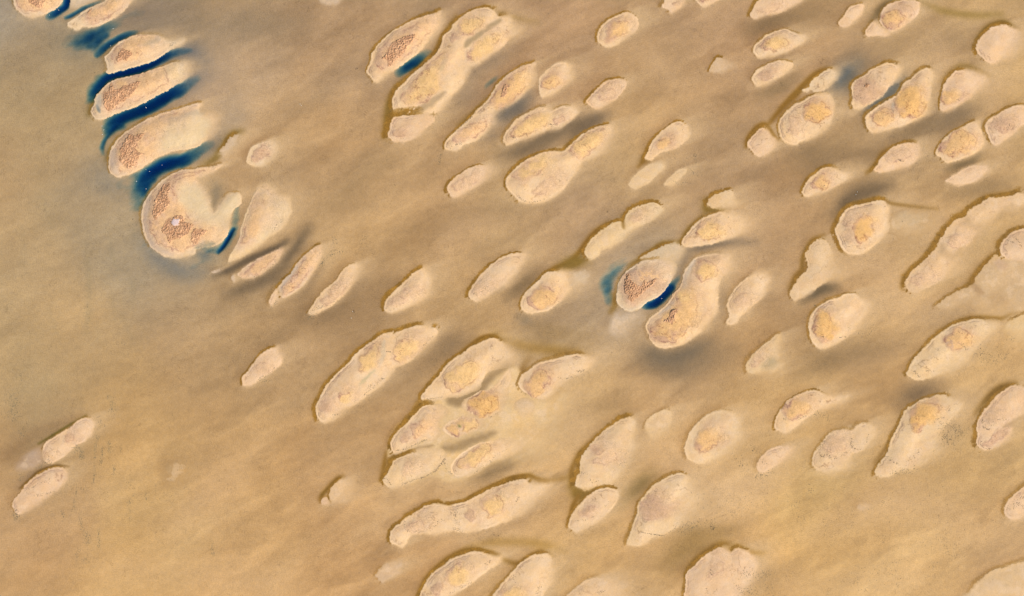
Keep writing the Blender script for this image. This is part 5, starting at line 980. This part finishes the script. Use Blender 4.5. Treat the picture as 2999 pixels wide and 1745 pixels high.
BIRDS = [
 (172, 29, 'w', 'white seabird on the blue water beside the scrub islet at the top edge'),
 (145, 44, 'w', 'white seabird on the fading grey end of the topmost channel'),
 (332, 84, 'w', 'white seabird over the teal water above the forked-tail islet'),
 (324, 134, 'w', 'white seabird at the upper bank of the forked-tail islet'),
 (310, 149, 'd', 'dark seabird on the sand strip off the forked-tail islet'),
 (279, 213, 'd', 'dark seabird on the open flat off the forked-tail islet foot'),
 (428, 315, 'w', 'white seabird in the middle of the widest blue channel'),
 (299, 369, 'w', 'topmost white seabird of three at the mouth of the widest channel'),
 (304, 380, 'w', 'middle white seabird of three at the mouth of the widest channel'),
 (300, 394, 'w', 'lowest white seabird of three at the mouth of the widest channel'),
 (475, 483, 'w', 'white seabird on the grey-blue water by the cream-tailed islet'),
 (427, 496, 'w', 'upper seabird of two over the deep water above the hooked islet'),
 (438, 502, 'w', 'lower seabird of two over the deep water above the hooked islet'),
 (400, 531, 'w', 'white seabird at the shallow mouth of the channel above the hooked islet'),
 (428, 553, 'w', 'white seabird hard by the shoulder of the hooked islet'),
 (390, 642, 'd', 'dark seabird on the grey flat beside the hooked islet'),
 (879, 305, 'w', 'upper white seabird of a pair on the brown flat by the round pale islet'),
 (883, 309, 'w', 'lower white seabird of a pair on the brown flat by the round pale islet'),
 (1043, 203, 'd', 'one dark seabird of a pair off the big leaf shaped islet'),
 (1047, 201, 'd', 'other dark seabird of a pair off the big leaf shaped islet'),
 (1029, 931, 'w', 'white seabird standing apart below three others near the stubby islet'),
 (1033, 912, 'w', 'first of three seabirds standing together near the stubby islet'),
 (1037, 909, 'd', 'dark one of three seabirds standing together near the stubby islet'),
 (1038, 914, 'd', 'lower dark one of three seabirds standing together near the stubby islet'),
 (2510, 562, 'w', 'upper white seabird of a pair above the cracked orange egg islet'),
 (2506, 570, 'w', 'lower white seabird of a pair above the cracked orange egg islet'),
 (1447, 1566, 'd', 'first dark seabird of a pair in the bottom flat'),
 (1460, 1568, 'd', 'second dark seabird of a pair in the bottom flat, a step farther'),
 (2083, 1541, 'd', 'upper dark seabird of a pair by the weed below the purple-crowned islet'),
 (2088, 1550, 'd', 'lower dark seabird of a pair by the weed below the purple-crowned islet'),
 (2211, 1141, 'd', 'lone dark seabird on the flat off the comet shaped islet'),
 (1779, 621, 'd', 'lone dark seabird on the brown flat above the pale chain islet'),
 (1938, 874, 'w', 'white seabird on the small deep blue pool under the heart-scrub islet'),
 (1157, 542, 'd', 'lone dark seabird on the flat between the upper islets'),
]
for k, (x, y, t, lab) in enumerate(BIRDS):
    o = bpy.data.objects.new('seabird', wb if t == 'w' else db); COLL.objects.link(o)
    wx, wy = world_xy(x, y)
    z = max(float(bilinear(Z, np.array([float(x)]), np.array([float(y)]))[0]), -.2)
    o.location = (wx, wy, z); o.rotation_euler = (0, 0, random.uniform(0, 6.28)); s = random.uniform(.62, .78); o.scale = (s, s, s)
    tag(o, lab, 'seabird', GB)
